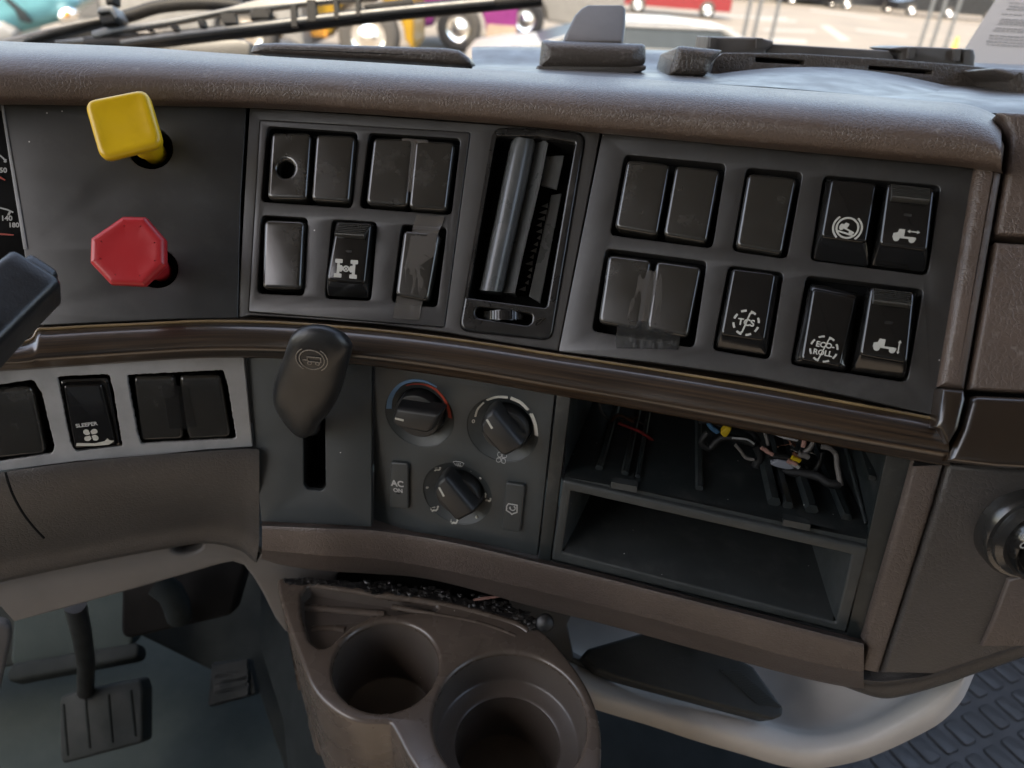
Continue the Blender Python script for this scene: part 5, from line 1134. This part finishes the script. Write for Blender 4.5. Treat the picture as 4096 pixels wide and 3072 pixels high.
for a, b in (((372, 222), (368, 280)), ((645, 226), (642, 285)), ((1545, 280), (1535, 345)), ((1812, 290), (1805, 360)), ((1868, 292), (1862, 370))):
    pa, pb_ = PV3.at(V3(*a), .006), PV3.at(V3(*b), .006); mb = MB(); mb.add(*boxv((pa+pb_)/2, (pb_-pa)/2, PV3.x*.0025, PV3.n*.003)); mb.build('rib', M['topsm'], mn)
# paper leaning at the windscreen
PP = vert(.80, 25, -12, (2150, 60))
pa_ = thing('paper_sheet', 'white printed sheet of paper leaning on the windscreen at the right', 'paper', PP.at(D(2150, 130)))
plate('sheet', M['paper'], PP, PO(PP, V20((2020, -160), (1960, 0), (1685, 430), (1600, 700), (2250, 760), (2900, 820), (2900, -160))), h=0, th=.0006, b=.0001, nb=1, parent=pa_, back=True)
fr = Frame(PP, V20(2100, 100), V20(2300, 110), .0004); pol = []; rg = random.Random(3)
for k, y in enumerate((20, 50, 75, 120, 168, 190, 212, 250, 272, 318, 345, 372, 400)):
    x = 2095-(y/400)*235+rg.uniform(-12, 30)
    while x < 2600:
        l = rg.uniform(20, 60); pol += stroke(fqs(fr, V20((x, y+(x-2000)*.06), (x+l, y+(x+l-2000)*.06))), .9); x += l+rg.uniform(6, 14)
marks('printed_lines', M['ink'], fr, pol, pa_, th=.0001)
# ------------------------------------------------------------------ wipers and cowl outside the windscreen
PW = vert(1.08, 20); PW2 = vert(1.12, 20)
cw = thing('windscreen_cowl', 'grey cowl and beige sill strip under the windscreen at the left', 'cowl', PW.at(D(200, 80)))
plate('sill_strip', M['sill'], PW, PO(PW, V17((-300, 400), (0, 318), (300, 240), (560, 180), (830, 125), (850, 150), (600, 215), (420, 260), (200, 330), (180, 380), (-300, 480))), h=0, th=.02, b=.004, parent=cw)
plate('dark_channel', M['wblack'], PW, PO(PW, V17((200, 325), (420, 265), (640, 195), (850, 140), (900, 200), (700, 300), (450, 345), (150, 420))), h=-.01, th=.02, b=.003, parent=cw)
plate('grey_cowl', M['greyb'], PW2, PO(PW2, V17((400, 420), (520, 330), (800, 260), (1200, 300), (1700, 270), (1880, 262), (1960, 300), (1950, 420))), h=-.03, th=.02, b=.004, parent=cw)
def strip(name, mat, pl, pts, r, par, h=0, n=24, flat=1.):
    P_ = [Vector(q) for q in smoothpts([tuple(pl.at(p, h)) for p in pts], n)]; mb = MB(); mb.add(*tubev(P_, r, 10)); return mb.build(name, mat, par, sharp=80)
w1 = thing('windscreen_wiper', 'grey windscreen wiper arm crossing the upper left with a black blade below', 'wiper', PW.at(V17(800, 290)))
plate('arm_plate', M['wiper'], PW, PO(PW, V17((760, 300), (765, 262), (860, 235), (1200, 195), (1500, 145), (1850, 75), (2000, 30))+V18((200, -20), (900, -30), (950, 8), (600, 32), (400, 52), (180, 82), (20, 98))+V17((1850, 118), (1400, 208), (1000, 272), (800, 320))), h=.01, th=.012, b=.003, parent=w1)
plate('lower_arm', M['wiper'], PW, PO(PW, V17((450, 330), (760, 290), (1050, 260), (1180, 270), (1340, 250), (1360, 290), (1240, 300), (1100, 290), (960, 330), (700, 352), (440, 352))), h=.004, th=.012, b=.003, parent=w1)
strip('blade', M['wblack'], PW, V17((700, 362), (1200, 335), (1700, 275), (2212, 222))+V18((600, 150), (1200, 82), (1800, 25), (2150, -10)), .0105, w1, .0)
strip('blade_spine', M['wiper'], PW, V17((980, 345), (1300, 300), (1750, 245), (2212, 190))+V18((560, 128), (1200, 62), (1800, 8)), .0045, w1, .012)
mb = MB()
for (x, y, l) in ((1203, 240, 10), (1415, 225, 24), (1630, 190, 34), (1850, 150, 44), (2110, 110, 40)):
    pa, pb_ = PW.at(V17(x-8, y-l*.8), .012), PW.at(V17(x+10, y+l), .012); mb.add(*boxv((pa+pb_)/2, (pb_-pa)/2, PW.x*(.0045 if x < 1700 else .010), PW.n*.006))
for (x, y, w_) in ((460, 85, .006), (640, 68, .003), (800, 45, .003), (330, 125, .004)):
    mb.add(*boxv(PW.at(V18(x, y), .012), PW.x*w_, PW.y*.014, PW.n*.006))
plate('x', None, PW, PO(PW, V17((2035, 105), (2200, 95), (2212, 150), (2040, 180))), h=.014, th=.01, b=.002, mb=mb)
plate('x', None, PW, PO(PW, V18((850, 60), (980, 35), (1200, 5), (1220, 60), (1000, 85), (880, 90))), h=.014, th=.01, b=.002, mb=mb)
mb.build('blade_clips', M['wblack'], w1)
o = strip('washer_hose', M['wblack'], PW2, V17((960, 150), (1080, 115), (1250, 62), (1450, 35), (1650, 28), (1850, 40), (1960, 60)), .0095, None, 0); tag(o, 'black washer hose arching above the wiper arm', 'hose')
bx = thing('wiper_spindle', 'boxy black and grey wiper spindle bracket at the upper left', 'wiper bracket', PW.at(V17(930, 160)))
plate('bracket_box', M['wblack'], PW, PO(PW, V17((840, 155), (960, 140), (1005, 215), (880, 232)), 0, .002), h=.02, th=.03, b=.003, parent=bx)
plate('bracket_top', M['wiper'], PW, PO(PW, V17((838, 150), (870, 95), (970, 80), (1020, 175), (1000, 205), (955, 138)), 0, .002), h=.024, th=.03, b=.003, parent=bx)
plate('rod', M['wblack'], PW, PO(PW, V17((882, -80), (955, -80), (958, 50), (890, 62)), 0, .002), h=.015, th=.02, b=.003, parent=bx)
# windscreen glass
gl, nt, bs, out = nodes('windscreen_glass'); mixs = nt.nodes.new('ShaderNodeMixShader'); trn = nt.nodes.new('ShaderNodeBsdfTransparent'); gls = nt.nodes.new('ShaderNodeBsdfGlossy'); gls.inputs['Roughness'].default_value = .02
fz = nt.nodes.new('ShaderNodeFresnel'); fz.inputs[0].default_value = 1.3; trn.inputs[0].default_value = (.95, .97, .96, 1)
nt.links.new(fz.outputs[0], mixs.inputs[0]); nt.links.new(trn.outputs[0], mixs.inputs[1]); nt.links.new(gls.outputs[0], mixs.inputs[2]); nt.links.new(mixs.outputs[0], out.inputs[0]); nt.nodes.remove(bs)
mb = MB(); mb.add([Vector((-1.1, .98, 1.95)), Vector((1.2, .98, 1.95)), Vector((1.2, .72, 2.95)), Vector((-1.1, .72, 2.95))], [(0, 1, 2, 3)])
o = mb.build('windscreen', gl); tag(o, 'clear windscreen glass between the dashboard and the yard', 'windscreen')
# cab roof, back wall and side walls (out of frame, added to shade the dash)
cb = thing('unseen_cab_shell', 'unseen cab roof lining, rear and side walls added to shade the dash', 'cab', (0, -.6, FLOORZ))
head = simple('unseen_headliner', (.55, .50, .46), .9)
mb = MB(); mb.add(*boxv(Vector((0.05, -.36, 2.98)), Vector((1.2, 0, 0)), Vector((0, .94, 0)), Vector((0, 0, .02)))); mb.build('roof', head, cb)  # unseen cab roof added to shade the dash
mb = MB(); mb.add(*boxv(Vector((0.05, -1.3, 2.2)), Vector((1.2, 0, 0)), Vector((0, .02, 0)), Vector((0, 0, .8)))); mb.build('unseen_rear_wall', head, cb)
mb = MB()
mb.add(*boxv(Vector((1.25, -.85, 2.5)), Vector((.02, 0, 0)), Vector((0, .45, 0)), Vector((0, 0, .5))))  # unseen wall piece added at the right rear to cut light from there
for sx_ in (-1.15, 1.25): mb.add(*boxv(Vector((sx_, .2, 1.65)), Vector((.02, 0, 0)), Vector((0, .9, 0)), Vector((0, 0, .33))))
mb.build('unseen_side_walls', head, cb)
mb = MB(); mb.add(*boxv(Vector((.05, -.75, 1.6)), Vector((1.1, 0, 0)), Vector((0, .35, 0)), Vector((0, 0, .22)))); mb.build('seat_base', simple('seat_cloth', (.08, .08, .085), .9), cb)
# ------------------------------------------------------------------ yard outside
pav, nt, bs, out = nodes('yard_paving'); tc = nt.nodes.new('ShaderNodeTexCoord'); n1 = tex(nt, 'ShaderNodeTexNoise', .5, tc.outputs['Object'], Detail=6.); r1_ = ramp(nt, .3, .7, (.068, .057, .045), (.098, .083, .066)); nt.links.new(n1.outputs[0], r1_.inputs[0]); nt.links.new(r1_.outputs[0], bs.inputs['Base Color']); bs.inputs['Roughness'].default_value = .85
mb = MB(); mb.add([Vector((-400, -100, 0)), Vector((400, -100, 0)), Vector((400, 900, 0)), Vector((-400, 900, 0))], [(0, 1, 2, 3)]); o = mb.build('ground', pav); tag(o, 'sunlit beige concrete yard', 'ground', kind='structure')
mb = MB(); rg = random.Random(8)
def gp(x, y, h=.004): 
    p = GROUND.at(D(x, y)); return Vector((p.x, p.y, h))
for q in (((1650, 62), (1760, 66), (1762, 70), (1650, 66)), ((1640, 40), (1720, 44), (1722, 48), (1640, 44)), ((1660, 82), (1740, 86), (1745, 94), (1655, 92)), ((1770, 55), (1790, 55), (1840, 88), (1815, 88)), ((1500, 30), (1700, 38), (1700, 42), (1500, 34)), ((1750, 20), (1900, 40), (1900, 43), (1750, 23)), ((1850, 62), (1960, 76), (1960, 80), (1850, 66))):
    mb.add([gp(*p) for p in q], [(0, 1, 2, 3)])
o = mb.build('yard_markings', simple('worn_white_marking', (.26, .25, .23), .8)); tag(o, 'worn white lines painted on the yard', 'road marking', kind='structure')
def vehicle_axes(yaw): a = R(yaw); return Vector((math.cos(a), math.sin(a), 0)), Vector((-math.sin(a), math.cos(a), 0))
def wheel(name, par, c, ax, r, hub=.55, wd=.28):
    mb = MB(); mb.add(*lathev(c, ax, [(r*.55, 0), (r*.8, -.02), (r*.96, .01), (r, .06), (r, wd)], 32)); t = mb.build(name, M['tyre'], par, sharp=60)
    mb = MB(); mb.add(*lathev(c, ax, [(0, -.07), (r*.14, -.07), (r*.2, -.03), (r*.42, .02), (r*hub, -.015), (r*.58, .03)], 28)); mb.build('rim', M['chrome'], t, sharp=60)
def lorry(label, paint, wpx, wy, rw, L0, L1, H, yaw, cat='bus', low=.35, wheels=(0,), skirt=None, win=True, name='parked_bus'):
    """flat-sided vehicle whose first wheel stands on the ground at pixel (wpx, wy)"""
    g = GROUND.at(D(wpx, wy)); ux, uy = vehicle_axes(yaw); t = thing(name, label, cat, g, 'vehicles parked across the yard' if cat == 'bus' else None)
    o = g+uy*.05; n = 40; arch = rw*1.18
    # side with round wheel arches
    pts = [(L0, H), (L0, low)]
    for wx in wheels:
        for k in range(13):
            a = math.pi*(1-k/12); x, y = wx+arch*math.cos(a), rw+arch*math.sin(a)
            if y >= low: pts.append((x, y))
    pts += [(L1, low), (L1, H)]
    pl = Plane(o, -uy); 
    lo = [( (ux*x).dot(pl.x)+(Vector((0, 0, y))).dot(pl.x), (ux*x+Vector((0, 0, y))).dot(pl.y)) for x, y in pts]
    plate('body', paint, pl, lo, h=0, th=2.3, b=.05, parent=t, back=True)
    for wx in wheels: wheel('wheel', t, g+ux*wx+Vector((0, 0, rw))-uy*.0, uy, rw)
    if win:
        mb = MB(); mb.add(*boxv(o+ux*(L0+L1)/2+Vector((0, 0, H-.75)), ux*((L1-L0)/2-.25), Vector((0, 0, .42)), uy*.02)); mb.build('window', M['glassd'], t)
    return t, g, ux, uy, o
def sidebox(name, mat, t, o, ux, uy, x0, x1, y0, y1, d=.03):
    mb = MB(); mb.add(*boxv(o+ux*(x0+x1)/2+Vector((0, 0, (y0+y1)/2)), ux*(x1-x0)/2, Vector((0, 0, (y1-y0)/2)), uy*d)); mb.build(name, mat, t)
t, g, ux, uy, o = lorry('yellow bus with a chrome hubcap seen under the wiper blade', M['pyel'], 797, 150, .56, -2.0, .83, 3.0, 3, wheels=(0,))
sidebox('bumper_highlight', M['skin'], t, o, ux, uy, -1.5, -1.1, .95, 1.05); sidebox('side_panel', M['lamp'], t, o, ux, uy, -1.7, -.75, .5, .7)  # pale box carries the highlight on the yellow bumper as colour
t, g, ux, uy, o = lorry('purple bus with a chrome hubcap parked beside the yellow one', M['ppur'], 990, 113, .50, -1.25, 1.3, 3.1, 3, wheels=(0,))
sidebox('light_patch', M['skin'], t, o, ux, uy, -1.2, -.8, 1.35, 1.6); sidebox('rear_skirt', simple('tan_skirt', (.45, .33, .25), .6), t, o, ux, uy, .62, 1.28, .3, .62)
t, g, ux, uy, o = lorry('white bus with a chrome hubcap, furthest right of the bus row', M['wbody'], 1132, 88, .50, -.85, 2.6, 3.1, 6, wheels=(0,))
sidebox('door_edge', M['greyb'], t, o, ux, uy, -.75, -.62, .3, 2.4)
t, g, ux, uy, o = lorry('large white vehicle behind the wiper arms at the upper left', M['wbody'], 540, 140, .5, -3.4, 1.0, 3.2, 0, wheels=(0.0,), win=False)
sidebox('grey_panel', M['greyb'], t, o, ux, uy, -3.3, -2.6, .6, 3.1)
sidebox('white_bumper', M['skin'], t, o, ux, uy, -.2, .95, 1.2, 1.5)
# teal lorry nose, close by on the left
te = thing('parked_lorry', 'turquoise lorry nose with an amber headlamp at the upper left corner', 'lorry', GROUND.at(D(60, 330)))
PQ = vert(6.5, 0, 20, (60, 40)); TH = te
plate('nose', M['pteal'], PQ, PO(PQ, V17((-900, -600), (300, -600), (560, -60), (640, 40), (480, 180), (430, 200), (280, 240), (0, 320), (-200, 900), (-900, 900)), 0, .12), h=0, th=2.0, b=.18, nb=6, parent=te)
plate('grille_opening', M['glassd'], PQ, PO(PQ, V17((20, -20), (70, -20), (210, 95), (268, 195), (160, 165), (120, 80)), 0, .02), h=.02, th=.1, b=.01, parent=te)
plate('headlamp', M['chrome'], PQ, PO(PQ, V17((470, 80), (560, 50), (620, 100), (600, 165), (520, 185), (460, 150)), 0, .05), h=.05, th=.2, b=.04, parent=te)
plate('turn_signal', M['lamp'], PQ, PO(PQ, V17((515, 85), (560, 75), (580, 120), (540, 150)), 0, .02), h=.09, th=.1, b=.02, parent=te)
plate('bumper', M['skin'], PQ, PO(PQ, V17((-600, 180), (20, 170), (150, 240), (150, 330), (-600, 500)), 0, .05), h=.06, th=.2, b=.05, parent=te)
# white estate car
cg = GROUND.at(D(1322, 262)); ux, uy = vehicle_axes(4)
car = thing('parked_car', 'white estate car parked just in front, nose to the left', 'car', cg)
def prism(name, mat, pts, y0, y1, in0=0, in1=0, par=car, taper=None):
    V = [cg+ux*x+Vector((0, 0, z))+uy*(y0+(taper(z) if taper else 0)) for x, z in pts]+[cg+ux*x+Vector((0, 0, z))+uy*(y1-(taper(z) if taper else 0)) for x, z in pts]; m = len(pts)
    Fc = [(i, (i+1) % m, m+(i+1) % m, m+i) for i in range(m)]+[tuple(range(m)), tuple(m+i for i in range(m))[::-1]]
    return mk(name, V, Fc, mat, par)
body = [(-2.2, .35), (-2.25, .65), (-2.1, .82), (-1.6, .93), (-1.0, 1.0), (.0, 1.02), (1.6, 1.05), (2.25, 1.02), (2.35, .8), (2.3, .4)]
roof = [(-1.15, .98), (-.9, 1.08), (-.25, 1.27), (.1, 1.34), (.9, 1.36), (1.6, 1.32), (2.05, 1.14), (2.2, 1.0)]
tp_ = lambda z: max(0, (z-.95)*.45)
prism('body', M['skin'], body, 0, 1.8); prism('greenhouse', M['glassd'], roof, .05, 1.75, taper=tp_)
rf = [(-.3, 1.28), (.1, 1.355), (.9, 1.38), (1.65, 1.34), (1.75, 1.28), (.9, 1.32), (.1, 1.30)]
prism('roof', M['skin'], rf, .05+.2, 1.75-.2)
def pillar(a, b, w=.05):
    A1 = cg+ux*a[0]+Vector((0, 0, a[1]))+uy*(.04+tp_(a[1])); B1 = cg+ux*b[0]+Vector((0, 0, b[1]))+uy*(.04+tp_(b[1])); mb = MB(); mb.add(*tubev([A1, B1], w, 8)); mb.build('pillar', M['skin'], car)
pillar((-1.15, .98), (-.25, 1.28), .03); pillar((2.15, 1.02), (1.5, 1.33), .06); pillar((-.25, 1.29), (1.6, 1.34), .03)
for wx in (-1.4, 1.45): wheel('wheel', car, cg+ux*wx+Vector((0, 0, .33))-uy*.03, uy, .33, wd=.2)
# red car and dark vehicles far behind
def farcar(label, px, py, s, mat, yaw=0, L=4.4):
    global cg
    g = GROUND.at(D(px, py)); ux, uy = vehicle_axes(yaw); t = thing('distant_car', label, 'car', g)
    b_ = [(-L/2, .3), (-L/2, .75), (-L/3, .9), (-L/5, 1.4*s), (L/5, 1.42*s), (L/2.4, .95), (L/2, .8), (L/2, .3)]
    V = [g+ux*x+Vector((0, 0, z)) for x, z in b_]+[g+ux*x+Vector((0, 0, z))+uy*1.7 for x, z in b_]; m = len(b_)
    mk('body', V, [(i, (i+1) % m, m+(i+1) % m, m+i) for i in range(m)]+[tuple(range(m)), tuple(m+i for i in range(m))[::-1]], mat, t)
    for wx in (-L*.3, L*.3): wheel('wheel', t, g+ux*wx+Vector((0, 0, .34))-uy*.03, uy, .34, wd=.2)
farcar('red car parked far behind the white one', 1450, 34, 1, M['pred'], 0, 5.0)
dk = simple('paint_dark', (.03, .03, .035), .3)
for i, (px, py, lab) in enumerate(((1750, 12, 'dark far car left of the pedestrian at the top right'), (1870, 24, 'dark far car between the two glass posts'), (2010, 38, 'dark far car right of the second glass post'), (2090, 44, 'dark far car beside the paper sheet'))): farcar(lab, px, py, 1, dk, 6, 4.6)
# low wall behind the cars
a, b = GROUND.at(D(1540, -2)), GROUND.at(D(2500, 50)); mb = MB(); dd = (b-a).normalized()
mb.add(*boxv((a+b)/2+Vector((0, 0, 1.2)), (b-a)/2, Vector((0, 0, 1.2)), Vector((0, .2, 0)))); o = mb.build('boundary_wall', simple('wall_stone', (.2, .19, .17), .9)); tag(o, 'dull stone boundary wall at the far side of the yard', 'wall')
# slender glassy poles
pg = simple('pole_metal', (.13, .14, .15), .35)
def poles(name, label, xs, y, dx):
    t = thing(name, label, 'posts', GROUND.at(D(xs[0], y)))
    for x in xs:
        g = GROUND.at(D(x, y)); mb = MB(); mb.add(*tubev([g, g+Vector((dx, 0, 4.5))], .045, 8)); mb.build('post', pg, t)
poles('post_cluster', 'cluster of thin pale metal posts behind the bracket, left of centre top right', [1590, 1612, 1650], 150, .06)
poles('post_cluster', 'cluster of thin pale metal posts at the far top right', [1965, 1990, 2020], 165, .06)
tc_ = thing('traffic_cone', 'small orange and white marker near the paper sheet', 'marker', GROUND.at(D(2075, 130)))
g = GROUND.at(D(2052, 132)); mb = MB(); mb.add(*lathev(g, Vector((0, 0, 1)), [(.2, 0), (.16, .05), (.04, .7), (0, .7)], 20)); mb.build('cone', M['lamp'], tc_)
# haze-free yard; final touches: keep every mesh smooth-shaded where round
for o in scn.objects:
    if o.type == 'MESH' and not o.data.materials: print('NOMAT', o.name)
